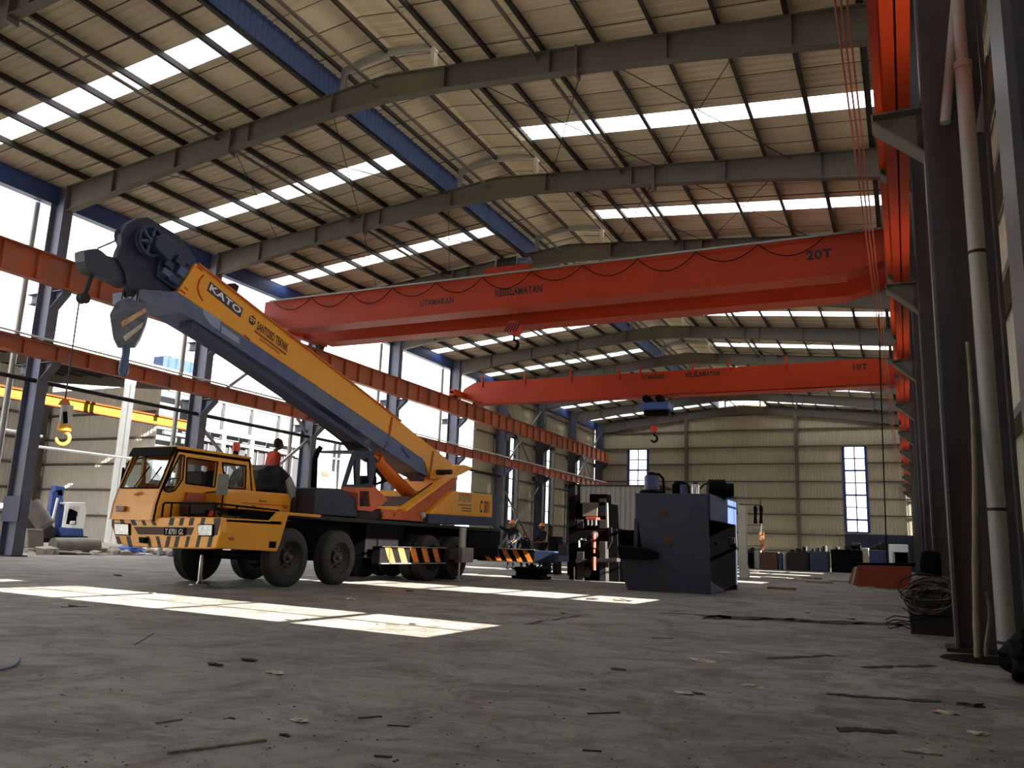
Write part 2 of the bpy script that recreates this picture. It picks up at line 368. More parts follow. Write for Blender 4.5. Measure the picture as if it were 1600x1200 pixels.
# rafters
DB = [(0, 12.06), (1.6, 12.0), (5.25, 11.66), (8.2, 11.32), (11.25, 10.88), (12.03, 10.76)]
def frame_word(i):
    return {-4: 'furthest behind the camera', -3: 'second behind the camera', -2: 'closest above the camera', -1: 'nearest in view at the top left', 0: 'second from the camera, crossing the top of the view',
            1: 'third from the camera', 2: 'fourth from the camera, above the orange bridge crane', 3: 'fifth from the camera', 4: 'sixth from the camera, above the smaller bridge crane', 5: 'seventh from the camera',
            6: 'eighth from the camera', 7: 'second from the far wall', 8: 'against the far wall'}[i]
def rafter(i):
    y = YF(i); t = thing('roof_rafter', 'grey tapered steel rafter, ' + frame_word(i), 'rafter', (XC, y, 12.0), 'steel rafters under the roof')
    web = MB()
    top = [(XC + s * d, zr(XC + s * d)) for s, d in ((-1, 12.03), (-1, 0), (1, 12.03))]
    top = [(XC - 12.03, zr(XC - 12.03)), (XC, zr(XC)), (XC + 12.03, zr(XC + 12.03))]
    bot = [(XC - d, z) for d, z in reversed(DB)] + [(XC + d, z) for d, z in DB[1:]]
    poly = [V((x, y - 0.01, z)) for x, z in top] + [V((x, y - 0.01, z)) for x, z in reversed(bot)]
    web.prism(poly, (0, 0.02, 0)); web.build('web', M_RAFT, t)
    for pts, nm in ((bot, 'bottom_flange'), (top, 'top_flange')):
        f = MB()
        for (x0, z0), (x1, z1) in zip(pts, pts[1:]): f.beam((x0, y, z0), (x1, y, z1), 0.24, 0.022)
        f.build(nm, M_RAFT, t)
    def plate(x, hw, za, zb_, yw):
        MB().box(x - hw, x + hw, y - yw, y + yw, za, zb_).build('stiffener_plate', M_RAFT, t)
    for d in (1.75, 4.6, 7.4, 10.0):
        for s in (-1, 1):
            x = XC + s * d; zb = next(za_ + (d - da) / (db - da) * (zb_ - za_) for (da, za_), (db, zb_) in zip(DB, DB[1:]) if da <= d <= db)
            plate(x, 0.01, zb, zr(x), 0.12)
    for s in (-1, 1): plate(XC + s * 5.28, 0.03, 11.5, zr(XC + 5.28) + 0.03, 0.14)
    # ventilator posts and curved bracket above the ridge
    v = MB()
    for x in (XC - 1.45, XC + 1.35): v.ibeam((x, y, zr(x)), (x, y, 13.3), 0.14, 0.12, 0.015, 0.015, (0, 1, 0))
    pts = [(XC - 1.5, 13.2), (XC - 0.8, 13.38), (XC - 0.1, 13.46), (XC + 0.7, 13.38), (XC + 1.45, 13.22)]
    for (x0, z0), (x1, z1) in zip(pts, pts[1:]): v.beam((x0, y, z0), (x1, y, z1), 0.09, 0.2)
    v.build('vent_frame', M_GALV, t)
for i in range(I0, I1 + 1): rafter(i)

# purlins, one line per place on the slope
PD = [2.1, 3.05, 4.4, 5.76, 7.13, 8.5, 9.9, 11.3]
for k, d in enumerate(PD):
    for s, side in ((-1, 'left'), (1, 'right')):
        x = XC + s * d; z = zr(x)
        mb = MB(); mb.box(x - 0.012, x + 0.012, Y0, Y1, z + 0.012, z + 0.188)
        mb.box(x - 0.012, x + 0.08, Y0, Y1, z, z + 0.012); mb.box(x - 0.07, x + 0.012, Y0, Y1, z + 0.188, z + 0.2)
        o = mb.build('roof_purlin', M_PURL)
        tag(o, 'dark purlin running the length of the %s roof slope, %s below the ridge' % (side, ORD[k]), 'purlin', 'purlins under the roof sheets')
# pipe struts between the rafters
for i in range(I0, I1):
    for x, nm in ((XC - 5.85, 'left slope'), (XC - 0.35, 'ridge'), (XC + 4.25, 'right slope')):
        z = zr(x) - 0.12 if nm != 'ridge' else 12.5
        o = MB().cyl((x, YF(i) + 0.03, z), (x, YF(i + 1) - 0.03, z), 0.05, 10).build('pipe_strut', M_RAFT, smooth=True)
        tag(o, 'grey pipe strut under the %s, between rafters %s and %s of the hall' % (nm, ORD[i + 4], ORD[i + 5]), 'strut', 'pipe struts between the rafters')
# thin bracing rods
for i in (0, 1, 4, 6):
    for s, side in ((-1, 'left'), (1, 'right')):
        for j, (da, db) in enumerate(((1.9, 5.5), (5.5, 9.2))):
            xa, xb = XC + s * da, XC + s * db; za_, zb_ = zr(xa) - 0.08, zr(xb) - 0.08
            for q, (ya_, yb_) in enumerate(((YF(i), YF(i + 1)), (YF(i + 1), YF(i)))):
                o = MB().cyl((xa, ya_, za_), (xb, yb_, zb_), 0.012, 6).build('bracing_rod', M_DARK)
                tag(o, 'thin diagonal bracing rod under the %s roof slope in bay %s' % (side, ORD[i + 4]), 'rod', 'bracing rods in bay %s of the %s roof slope' % (ORD[i + 4], side))

# eave beams
for xa, xb, nm in ((-24.5, -24.2, 'left'), (0.95, 1.25, 'right')):
    mb = MB(); mb.box(xa, xb, Y0, Y1, 11.05, 11.62); mb.box(xa - (0.25 if nm == 'left' else 0), xb + (0.25 if nm == 'right' else 0), Y0, Y1, 11.6, 11.66)
    mb.build('trim_1' if nm == 'left' else 'trim_2', mat('blue_eave_steel', (52, 74, 128), 0.45, var=0.12), kind='structure')

# ------------------------------------------------------------------ columns
def column(i, side):
    y = YF(i)
    if side == 'left':
        xi, xo, s, M = XLi, XLo, 1, M_COLB
        wd = 'open left side'
    else:
        xi, xo, s, M = XRi, XRo, -1, M_DCOL
        wd = 'right wall'
    names = {-4: 'furthest behind the camera', -3: 'second behind the camera', -2: 'just left of the view' if side == 'left' else 'beside the camera', -1: 'nearest, off the left edge' if side == 'left' else 'nearest, with the bracket high up',
             0: 'at the left edge of the view' if side == 'left' else 'second in view', 1: 'behind the truck cab' if side == 'left' else 'third in view', 2: 'beside the exhaust stack' if side == 'left' else 'fourth in view',
             3: 'under the near end of the big bridge crane' if side == 'left' else 'fifth in view', 4: 'at the end of the smaller bridge crane' if side == 'left' else 'sixth in view', 5: 'first in the cladded stretch' if side == 'left' else 'seventh in view',
             6: 'second in the cladded stretch' if side == 'left' else 'eighth in view', 7: 'third in the cladded stretch' if side == 'left' else 'last but one', 8: 'in the far corner'}
    t = thing('steel_column', ('blue-grey' if side == 'left' else 'dark') + ' H-section steel column of the ' + wd + ', ' + names[i], 'column', ((xi + xo) / 2, y, 0), 'steel columns of the ' + wd)
    zt = zr(xi)
    mb = MB(); fw = 0.34
    mb.box(min(xi, xo) + 0.02, max(xi, xo) - 0.02, y - 0.012, y + 0.012, 0.03, zt)
    for x in (xi, xo): mb.box(x - 0.014, x + 0.014, y - fw / 2, y + fw / 2, 0.03, zt)
    mb.build('shaft', M, t)
    MB().box(min(xi, xo) - 0.1, max(xi, xo) + 0.1, y - 0.27, y + 0.27, 0, 0.035).build('base_plate', M_DARK, t)
    if side == 'left' and i == 0:
        MB().box(xo - 0.03, xi + 0.12, y - 0.22, y - 0.175, 1.0, 1.75).build('switch_panel', M_NAVY, t, label='blue panel fixed to the column')
    for zb, nm in ((8.09, 'upper'), (5.82, 'lower')):
        b = MB(); tip = xi + s * 0.52; d0, d1 = (0.56, 0.28)
        b.prism([(xi, y - 0.01, zb), (tip, y - 0.01, zb), (tip, y - 0.01, zb - 0.1), (xi, y - 0.01, zb - d0)], (0, 0.02, 0))
        b.box(min(xi, tip), max(xi, tip), y - 0.15, y + 0.15, zb - 0.02, zb)
        b.beam((xi, y, zb - d0), (tip, y, zb - 0.1), 0.3, 0.02)
        b.box(tip - 0.01, tip + 0.01, y - 0.15, y + 0.15, zb - 0.1, zb)
        if side == 'left': b.box(xo - 0.55, xo, y - 0.15, y + 0.15, zb - 0.02, zb).box(xo - 0.5, xo, y - 0.01, y + 0.01, zb - 0.3, zb).box(xo - 0.5, xo, y - 0.12, y + 0.12, zb - 0.32, zb - 0.3)
        b.build('crane_bracket', M if side == 'left' else M_RAFT, t)
M_DCOL = mat('dark_primer_column', (74, 70, 72), 0.45, 0.1, var=0.1, scale=2)
for i in range(I0, I1 + 1): column(i, 'left'); column(i, 'right')
for i in range(-1, 5):
    y = YF(i) - 0.35
    where = {-1: 'off the left edge', 0: 'at the left edge of the view', 1: 'behind the truck cab', 2: 'by the exhaust stack', 3: 'under the bridge crane', 4: 'by the smaller crane'}[i]
    tag(MB().cyl((-24.72, y, 0), (-24.72, y, 11.1), 0.09, 14).build('rain_downpipe', M_GALV, smooth=True),
        'grey round rain downpipe beside the column ' + where, 'pipe', 'rain downpipes of the open side')

# ------------------------------------------------------------------ crane runways
def runway(xa, xb, zb, zt, lab, M, ribs=True):
    t = thing('crane_runway_beam', lab, 'beam', ((xa + xb) / 2, 30, zb))
    xm = (xa + xb) / 2; mb = MB(); y0, y1 = Y0 + 0.2, YF(I1) - 0.1
    mb.box(xm - 0.01, xm + 0.01, y0, y1, zb, zt); mb.box(xa, xb, y0, y1, zb, zb + 0.025); mb.box(xa - 0.02, xb + 0.02, y0, y1, zt - 0.03, zt)
    mb.build('girder', M, t)
    y = 2.0
    while y < y1:
        MB().box(xa + 0.015, xb - 0.015, y - 0.007, y + 0.007, zb + 0.02, zt - 0.03).build('web_stiffener', M, t); y += 1.08
    MB().box(xm - 0.03, xm + 0.03, y0, y1, zt, zt + 0.06).build('rail', M_DARK, t)
    return t
runway(-23.3, -23.0, 8.09, 9.0, 'upper orange runway beam of the open left side with upright ribs', M_RUNW)
runway(-23.3, -23.06, 5.82, 6.3, 'lower slimmer orange runway beam of the open left side', M_RUNW)
runway(-0.14, 0.12, 8.09, 9.0, 'upper orange runway beam along the right wall', M_ORNG)
runway(0.0, 0.26, 5.82, 6.3, 'lower orange runway beam along the right wall, overhead', M_ORNG)
# conductor lines hanging along the upper right runway
for k in range(3):
    o = MB().cyl((-0.36 - 0.07 * k, Y0, 7.85), (-0.36 - 0.07 * k, YF(8), 7.85), 0.014, 6).build('conductor_line', mat('conductor_orange', (150, 62, 30), 0.5))
    tag(o, 'thin orange conductor line beside the upper right runway', 'cable', 'conductor lines of the bridge cranes')

# ------------------------------------------------------------------ walls
WIN = []          # (y0, y1, z0, z1)
WZ0, WZ1 = 2.5, 8.2
LOWTOP = (YF(-1), YF(0))      # unseen window of this right-hand bay, lowered to keep sun off the truck
def wall_x(X, ya, yb, zt, wins, nrm, name):
    mb = MB(); y = ya
    segs = []
    for (w0, w1) in wins:
        if w0 > ya and w1 < yb: segs += [(y, w0, 0.0, zt), (w0, w1, 0.0, WZ0), (w0, w1, 6.75 if X > 0 and LOWTOP[0] < w0 < LOWTOP[1] else WZ1, zt)]; y = w1
    segs.append((y, yb, 0.0, zt))
    for a, b, z0, z1 in segs: mb.add(*sheet((X, a, z0), (0, 0, 1), (0, 1, 0), z1 - z0, b - a, nrm))
    return mb.build(name, M_CLAD, kind='structure')
LW = [(YF(i) + 1.85, YF(i) + 3.2) for i in range(5, 8)]
RW = [(YF(i) + 3.18, YF(i) + 4.85) for i in range(I0, 8)]
wall_x(WL, 45.6, Y1, 11.7, LW, (-1, 0, 0), 'wall_left')
wall_x(WR, Y0, Y1, 11.7, RW, (1, 0, 0), 'wall_right')
WN = [0]
M_WFR = mat('window_frame_blue', (30, 38, 66), 0.5)
def window_x(X, y0, y1, s):
    WZ1 = 6.75 if X > 0 and LOWTOP[0] < y0 < LOWTOP[1] else 8.2
    WN[0] += 1
    f = MB()
    for y in (y0, y1): f.box(X - 0.05, X + 0.05, y - 0.05, y + 0.05, WZ0, WZ1)
    for z in (WZ0, WZ1): f.box(X - 0.05, X + 0.05, y0, y1, z - 0.05, z + 0.05)
    ym = (y0 + y1) / 2; f.box(X - 0.02, X + 0.02, ym - 0.028, ym + 0.028, WZ0, WZ1)
    for k in range(1, 6): z = WZ0 + (WZ1 - WZ0) * k / 6; f.box(X - 0.02, X + 0.02, y0, y1, z - (0.035 if k % 2 else 0.018), z + (0.035 if k % 2 else 0.018))
    o = f.build('window_%d' % WN[0], M_WFR, kind='structure')
    MB().box(X - 0.003, X + 0.003, y0, y1, WZ0, WZ1).build('window_pane', M_WGLASS, o)
for a, b in LW: window_x(WL, a, b, 1)
for a, b in RW: window_x(WR, a, b, -1)
# wall girts
def girts(name, X, ya, yb, zs_, s, wins, cols):
    mb = MB()
    for z in zs_:
        y = ya
        for (w0, w1) in [q for q in wins if q[0] > ya and q[1] < yb] + [(yb, yb)]:
            if WZ0 < z < WZ1 or w0 == w1: mb.box(X, X + s * 0.16, y, w0, z - 0.05, z + 0.05); y = w1
    jb = MB()
    for (w0, w1) in wins:
        if w0 > ya and w1 < yb:
            for yy in (w0 - 0.14, w1 + 0.14): jb.box(X, X + s * 0.3, yy - 0.1, yy + 0.1, 0, 9.4)
    jb.build('trim_7' if s > 0 else 'trim_8', M_GALV if s < 0 else M_RAFT, kind='structure')
    return mb.build(name, M_RAFT, kind='structure')
GZ = [1.15, 2.45, 4.0, 5.3, 6.6, 8.0, 9.35, 10.7]
girts('trim_3', WL + 0.03, 45.6, Y1 - 0.3, GZ, 1, LW, None)
girts('trim_4', WR - 0.03, Y0, Y1 - 0.3, GZ, -1, RW, None)

# far wall with two windows, gable top
YW = YF(8) + 0.35
FW = [(-21.45, -19.75, 4.9, 9.33), (-4.2, -2.6, 2.76, 9.3)]
def far_wall(Y, name, wins, nrm, blue=True):
    mb = MB(); xs = sorted({WL, WR, XC} | {v for w_ in wins for v in w_[:2]}); 
    for xa, xb in zip(xs, xs[1:]):
        spans = [(0, None)]
        for w_ in wins:
            if abs(w_[0] - xa) < 1e-6: spans = [(0, w_[2]), (w_[3], None)]
        for z0, z1 in spans:
            za_ = zs(xa) if z1 is None else z1; zb_ = zs(xb) if z1 is None else z1
            vs, fs = sheet((xa, Y, 0), (0, 0, 1), (1, 0, 0), 1, xb - xa, nrm)
            n = len(vs) // 2; out = []
            for j, p in enumerate(vs):
                f_ = (p.x - xa) / (xb - xa); out.append(V((p.x, p.y, z0 if j < n else za_ + (zb_ - za_) * f_)))
            mb.add(out, fs)
    return mb.build(name, M_CLAD, kind='structure')
far_wall(YW, 'wall_far', FW, (0, 1, 0))
far_wall(Y0 - 0.3, 'wall_back', [], (0, -1, 0))
for (x0, x1, z0, z1) in FW:
    WN[0] += 1; f = MB(); Y = YW
    for x in (x0, x1): f.box(x - 0.1, x + 0.1, Y - 0.06, Y + 0.06, z0, z1)
    for z in (z0, z1): f.box(x0, x1, Y - 0.06, Y + 0.06, z - 0.05, z + 0.05)
    f.box((x0 + x1) / 2 - 0.045, (x0 + x1) / 2 + 0.045, Y - 0.03, Y + 0.03, z0, z1)
    n = round((z1 - z0) / 0.93)
    for k in range(1, n): z = z1 - (z1 - z0) * k / n; h_ = 0.07 if k % 2 == 0 else 0.04; f.box(x0, x1, Y - 0.03, Y + 0.03, z - h_, z + h_)
    o = f.build('window_%d' % WN[0], mat('window_frame_royal', (36, 58, 130), 0.5), kind='structure')
    MB().box(x0, x1, Y - 0.003, Y + 0.003, z0, z1).build('window_pane', M_WGLASS, o)
mb = MB()
for z in [1.2, 2.49, 4.01, 5.25, 6.58, 8.0, 9.37, 10.75, 12.0]:
    cuts = [(x0, x1) for (x0, x1, z0, z1) in FW if z0 < z < z1]; x = XLi - 0.5 if z < 11 else XC - (zs(XC) - z) / 0.0947 + 0.3
    xe = XRi + 0.5 if z < 11 else XC + (zs(XC) - z) / 0.0947 - 0.3
    for a, b in cuts + [(xe, xe)]: mb.box(x, a, YW - 0.2, YW - 0.02, z - 0.05, z + 0.05); x = b
mb.build('trim_5', M_RAFT, kind='structure')
for x, nm in ((-16.36, 'left'), (-7.6, 'right')):
    mb = MB(); mb.box(x - 0.01, x + 0.01, YW - 0.46, YW - 0.2, 0, 11.9); mb.box(x - 0.13, x + 0.13, YW - 0.48, YW - 0.46, 0, 11.9); mb.box(x - 0.13, x + 0.13, YW - 0.22, YW - 0.2, 0, 11.9)
    tag(mb.build('gable_column', M_RAFT), 'slender grey gable column standing against the far wall, %s of the two' % nm, 'column')
mb = MB()
for xa in (-4.3, -2.55, -0.8): mb.box(xa, min(xa + 1.72, XRi + 0.6), YW - 0.26, YW - 0.21, 0.0, 2.62)
mb.build('trim_6', mat('navy_dado_panel', (34, 42, 68), 0.5, var=0.2, scale=1), kind='structure')

# side bracing and rails of the open left side
for i in range(-2, 5):
    o = MB().cyl((-24.0, YF(i), 5.28), (-24.0, YF(i + 1), 5.28), 0.07, 10).build('tie_pipe', M_DARK, smooth=True)
    tag(o, 'dark horizontal tie pipe below the lower left runway, bay %s' % ORD[i + 2], 'pipe', 'horizontal tie pipes of the open side')
def brace(p, q, lab, r=0.07, M=None, X=-24.0):
    o = MB().cyl(p, q, r, 10).build('diagonal_brace', M or M_GALV, smooth=True); return tag(o, lab, 'brace')
for i in (1, 5, 7):
    w_ = {1: 'behind the truck', 5: 'in the first cladded bay', 7: 'in the last cladded bay'}[i]
    for (za_, zb_, nm) in ((0.4, 5.1, 'lower'), (5.5, 10.6, 'upper')):
        brace((-24.0, YF(i) + 0.05, za_), (-24.0, YF(i + 1) - 0.05, zb_), 'rising diagonal pipe, %s panel of the left side, %s' % (nm, w_))
        brace((-24.12, YF(i) + 0.05, zb_), (-24.12, YF(i + 1) - 0.05, za_), 'falling diagonal pipe, %s panel of the left side, %s' % (nm, w_))

# ------------------------------------------------------------------ bridge cranes
def girder_prism(y0, y1, zt, zb, xl, xr, zend, tap=1.35):
    poly = [(xl, y0, zend), (xl + tap, y0, zb), (xr - tap, y0, zb), (xr, y0, zend), (xr, y0, zt), (xl, y0, zt)]
    return MB().prism(poly, (0, y1 - y0, 0))
XL20, XR20 = -23.3, 0.05
c20 = thing('bridge_crane', 'large orange double-girder bridge crane marked 20T', 'crane', (XC, 26, 8.9))
for y0, y1, zb in ((24.8, 25.5, 9.0), (26.95, 27.65, 8.97)):
    g = girder_prism(y0, y1, 10.25, zb, XL20, XR20, 9.35).build('girder', M_ORNG, c20, bevel=0.01)
    MB().prism([(XL20 + 1.3, y0 - 0.05, zb - 0.02), (XR20 - 1.3, y0 - 0.05, zb - 0.02), (XR20 - 1.3, y0 - 0.05, zb), (XL20 + 1.3, y0 - 0.05, zb)], (0, y1 - y0 + 0.1, 0)).build('bottom_flange', M_ORNG, g)
    MB().box(XL20 + 0.3, XR20 - 0.3, y0 + 0.3, y0 + 0.36, 10.25, 10.31).build('trolley_rail', M_DARK, g)
def end_carriage(xa, xb, y0, y1, z0, z1, par):
    c = MB().box(xa, xb, y0, y1, z0, z1).build('end_carriage', M_ORNG, par, bevel=0.02)
    for y in (y0 + 0.3, y1 - 0.3): MB().lathe((xa + (xb - xa) * 0.2, y, z0 + 0.02), (1, 0, 0), [(0, 0.1), (0, 0.2), ((xb - xa) * 0.6, 0.2), ((xb - xa) * 0.6, 0.1)], 16).build('wheel', M_DARK, c, smooth=True)
    for y, s in ((y0, -1), (y1, 1)): MB().cyl((xa + (xb - xa) / 2, y, (z0 + z1) / 2), (xa + (xb - xa) / 2, y + s * 0.15, (z0 + z1) / 2), 0.07).build('buffer', M_BLK, c)
end_carriage(-23.32, -22.98, 23.8, 28.6, 9.22, 9.6, c20); end_carriage(-0.2, 0.15, 23.8, 28.6, 9.22, 9.6, c20)
# festoon rail, loops and lettering on the near girder
MB().beam((XL20 + 0.4, 24.62, 10.2), (XR20 - 0.3, 24.62, 10.2), 0.05, 0.06).build('festoon_rail', M_GALV, c20)
fest = MB(); xx = XL20 + 0.6; k = 0
while xx < XR20 - 2:
    L_ = 1.9; sag = 0.42 + 0.1 * ((k * 7) % 3) / 2
    fest.tube([(xx + L_ * j / 10, 24.66, 10.16 - sag * (1 - (2 * j / 10 - 1) ** 2)) for j in range(11)], 0.016, 5); xx += L_; k += 1
fest.build('festoon_cable', M_BLK, c20)
M_LET = mat('stencil_black', (22, 18, 16), 0.6)
YL = 24.8
lettering('UTAMAKAN', (-15.83, YL, 9.36), (1, 0, 0.0), (0, 0, 1), 0.25, M_LET, c20, 1.42, 'stencil_lettering', bold=0.04)
lettering('KESELAMATAN', (-12.74, YL, 9.42), (1, 0, 0.0), (0, 0, 1), 0.27, M_LET, c20, 1.82, 'stencil_lettering', bold=0.04)
lettering('20T', (-2.32, YL, 9.53), (1, 0, 0.0), (0, 0, 1), 0.3, M_LET, c20, 0.72, 'stencil_lettering', bold=0.04)
# crab trolley
tr = MB().box(-13.35, -11.55, 25.0, 27.5, 10.36, 10.62).build('trolley_frame', M_ORNG, c20, bevel=0.02)
MB().lathe((-12.95, 25.5, 10.86), (1, 0, 0), [(0, 0.1), (0.02, 0.24), (0.75, 0.24), (0.8, 0.26), (0.8, 0.05)], 20).build('hoist_drum', M_DARK, tr, smooth=True)
MB().lathe((-12.1, 25.4, 10.8), (0.5, 0, 0), [(0, 0.12), (0.05, 0.19), (0.4, 0.19), (0.46, 0.08)], 16).build('motor', M_STEELB, tr, smooth=True)
mb = MB().box(-13.0, -12.95, 25.2, 25.9, 10.62, 11.15).box(-12.14, -12.1, 25.2, 25.9, 10.62, 11.1); mb.build('drum_bracket', M_GALV, tr)

def hook_shape(mb, c, s, xd=(1, 0, 0)):
    c = V(c); xd = V(xd)
    pts = [c + V((0, 0, 0.55 * s)), c + V((0, 0, 0.3 * s))]
    for a in range(100, -171, -18):
        t_ = math.radians(a); pts.append(c + xd * (0.22 * s * math.cos(t_)) + V((0, 0, 0.22 * s * math.sin(t_))))
    r_ = [0.05 * s, 0.05 * s] + [0.05 * s + 0.035 * s * math.sin(math.pi * j / (len(pts) - 2)) for j in range(len(pts) - 2)]
    r_[-1] = 0.02 * s; mb.tube(pts, r_, 10); return mb
hb = thing('crane_hook_block', 'small red and black striped hook block hanging between the big crane girders', 'hook', (-12.6, 26.2, 8.1))
mb = MB().lathe((-12.6, 26.02, 8.62), (0, 1, 0), [(0, 0.1), (0, 0.27), (0.35, 0.27), (0.35, 0.1)], 20); mb.build('sheave_block', M_RED, hb, smooth=True)
mb = MB()
for k in range(-2, 3): mb.beam((-12.6 + k * 0.11 - 0.1, 26.01, 8.62 - 0.16), (-12.6 + k * 0.11 + 0.1, 26.01, 8.62 + 0.16), 0.012, 0.04, (0, 0, 1))
mb.build('warning_stripes', M_LET, hb)
hook_shape(MB(), (-12.6, 26.2, 8.02), 0.75).build('hook', M_BLK, hb, smooth=True)
mb = MB()
for dx in (-0.16, 0.16): mb.cyl((-12.6 + dx, 26.2, 8.7), (-12.6 + dx, 26.2, 10.4), 0.012, 6)
mb.build('rope', M_ROPE, hb)

# 10 t single girder crane
c10 = thing('bridge_crane', 'smaller orange single-girder bridge crane marked 10T, further back', 'crane', (XC, 41.8, 8.9))
ya, yb = 41.5, 42.1
poly = [(-23.35, ya, 9.25), (-21.6, ya, 8.82), (0.05, ya, 8.92), (0.05, ya, 9.6), (-0.9, ya, 10.15), (-22.4, ya, 10.1), (-23.1, ya, 9.75)]
g = MB().prism(poly, (0, yb - ya, 0)).build('girder', M_ORNG, c10, bevel=0.01)
MB().box(-22.3, -0.2, ya - 0.06, yb + 0.06, 8.8, 8.84).build('bottom_flange', M_ORNG, c10)
end_carriage(-23.32, -22.98, 40.2, 43.4, 9.14, 9.5, c10); end_carriage(-0.2, 0.15, 40.2, 43.4, 9.14, 9.5, c10)
for x in (-21.9, -19.2, -16.4, -13.6, -12.4, -9.6, -7.8, -5.0): MB().box(x - 0.05, x + 0.05, ya - 0.08, ya - 0.02, 9.8, 10.5).build('festoon_post', M_ORNG, c10)
lettering('UTAMAKAN', (-12.3, ya, 9.72), (1, 0, 0.0), (0, 0, 1), 0.26, M_LET, c10, 1.15, 'stencil_lettering', bold=0.04)
lettering('KESELAMATAN', (-10.0, ya, 9.72), (1, 0, 0.0), (0, 0, 1), 0.28, M_LET, c10, 1.75, 'stencil_lettering', bold=0.04)
lettering('10T', (-1.95, ya, 9.64), (1, 0, 0.0), (0, 0, 1), 0.3, M_LET, c10, 0.62, 'stencil_lettering', bold=0.04)
# underslung hoist
h = MB().box(-12.35, -10.85, 41.2, 42.4, 8.1, 8.45).build('hoist_frame', mat('hoist_blue', (60, 84, 150), 0.45), c10, bevel=0.03)
for x in (-12.0, -11.3): MB().lathe((x, 41.1, 8.62), (0, 1, 0), [(0, 0.08), (0, 0.2), (0.5, 0.2), (0.5, 0.08)], 16).build('trolley_wheel', M_BLK, h, smooth=True)
MB().lathe((-12.3, 41.8, 8.0), (1, 0, 0), [(0, 0.1), (0.05, 0.2), (1.3, 0.2), (1.35, 0.1)], 18).build('hoist_drum', M_BLK, h, smooth=True)
hb = thing('crane_hook_block', 'small red and black hook block hanging from the smaller bridge crane', 'hook', (-11.75, 41.8, 6.5))
MB().box(-11.92, -11.58, 41.7, 41.9, 6.95, 7.3).build('sheave_block', M_RED, hb, bevel=0.05)
hook_shape(MB(), (-11.75, 41.8, 6.6), 0.75).build('hook', M_BLK, hb, smooth=True)
mb = MB()
for dx in (-0.12, 0.12): mb.cyl((-11.75 + dx, 41.8, 7.25), (-11.75 + dx, 41.8, 8.25), 0.012, 6)
mb.build('rope', M_ROPE, hb)

# ================================================================== truck crane
from mathutils.geometry import tessellate_polygon
def holed(mb, outer, holes, ext):
    """plate with openings: outer / holes are lists of 3D points in one plane"""
    loops = [[V(p) for p in outer]] + [[V(p) for p in h] for h in holes]; ext = V(ext)
    tris = tessellate_polygon(loops); flat = [p for l in loops for p in l]; n = len(flat)
    fs = []
    nn = V((0, 0, 0))
    for t in tris: nn += (flat[t[1]] - flat[t[0]]).cross(flat[t[2]] - flat[t[0]])
    for t in tris:
        a = (flat[t[1]] - flat[t[0]]).cross(flat[t[2]] - flat[t[0]])
        t = tuple(t) if a.dot(ext) < 0 else (t[0], t[2], t[1])
        fs.append(t); fs.append(tuple(i + n for i in reversed(t)))
    o = 0
    for l in loops:
        k = len(l)
        for i in range(k): fs.append((o + i, o + (i + 1) % k, n + o + (i + 1) % k, n + o + i))
        o += k
    return mb.add(flat + [p + ext for p in flat], fs)
def sx(pts, X): return [onx(a, b, X) for a, b in pts]
def sy(pts, Y): return [ony(a, b, Y) for a, b in pts]
def inset(pts, k):
    c = sum(pts, V((0, 0, 0))) / len(pts); return [c + (p - c) * k for p in pts]

XS, XB, XK = -9.75, -10.6, -11.0
TRK = thing('truck_crane', 'yellow and blue truck crane with its boom raised over the cab', 'crane truck', (-10.9, 15, 0))
T = TRK
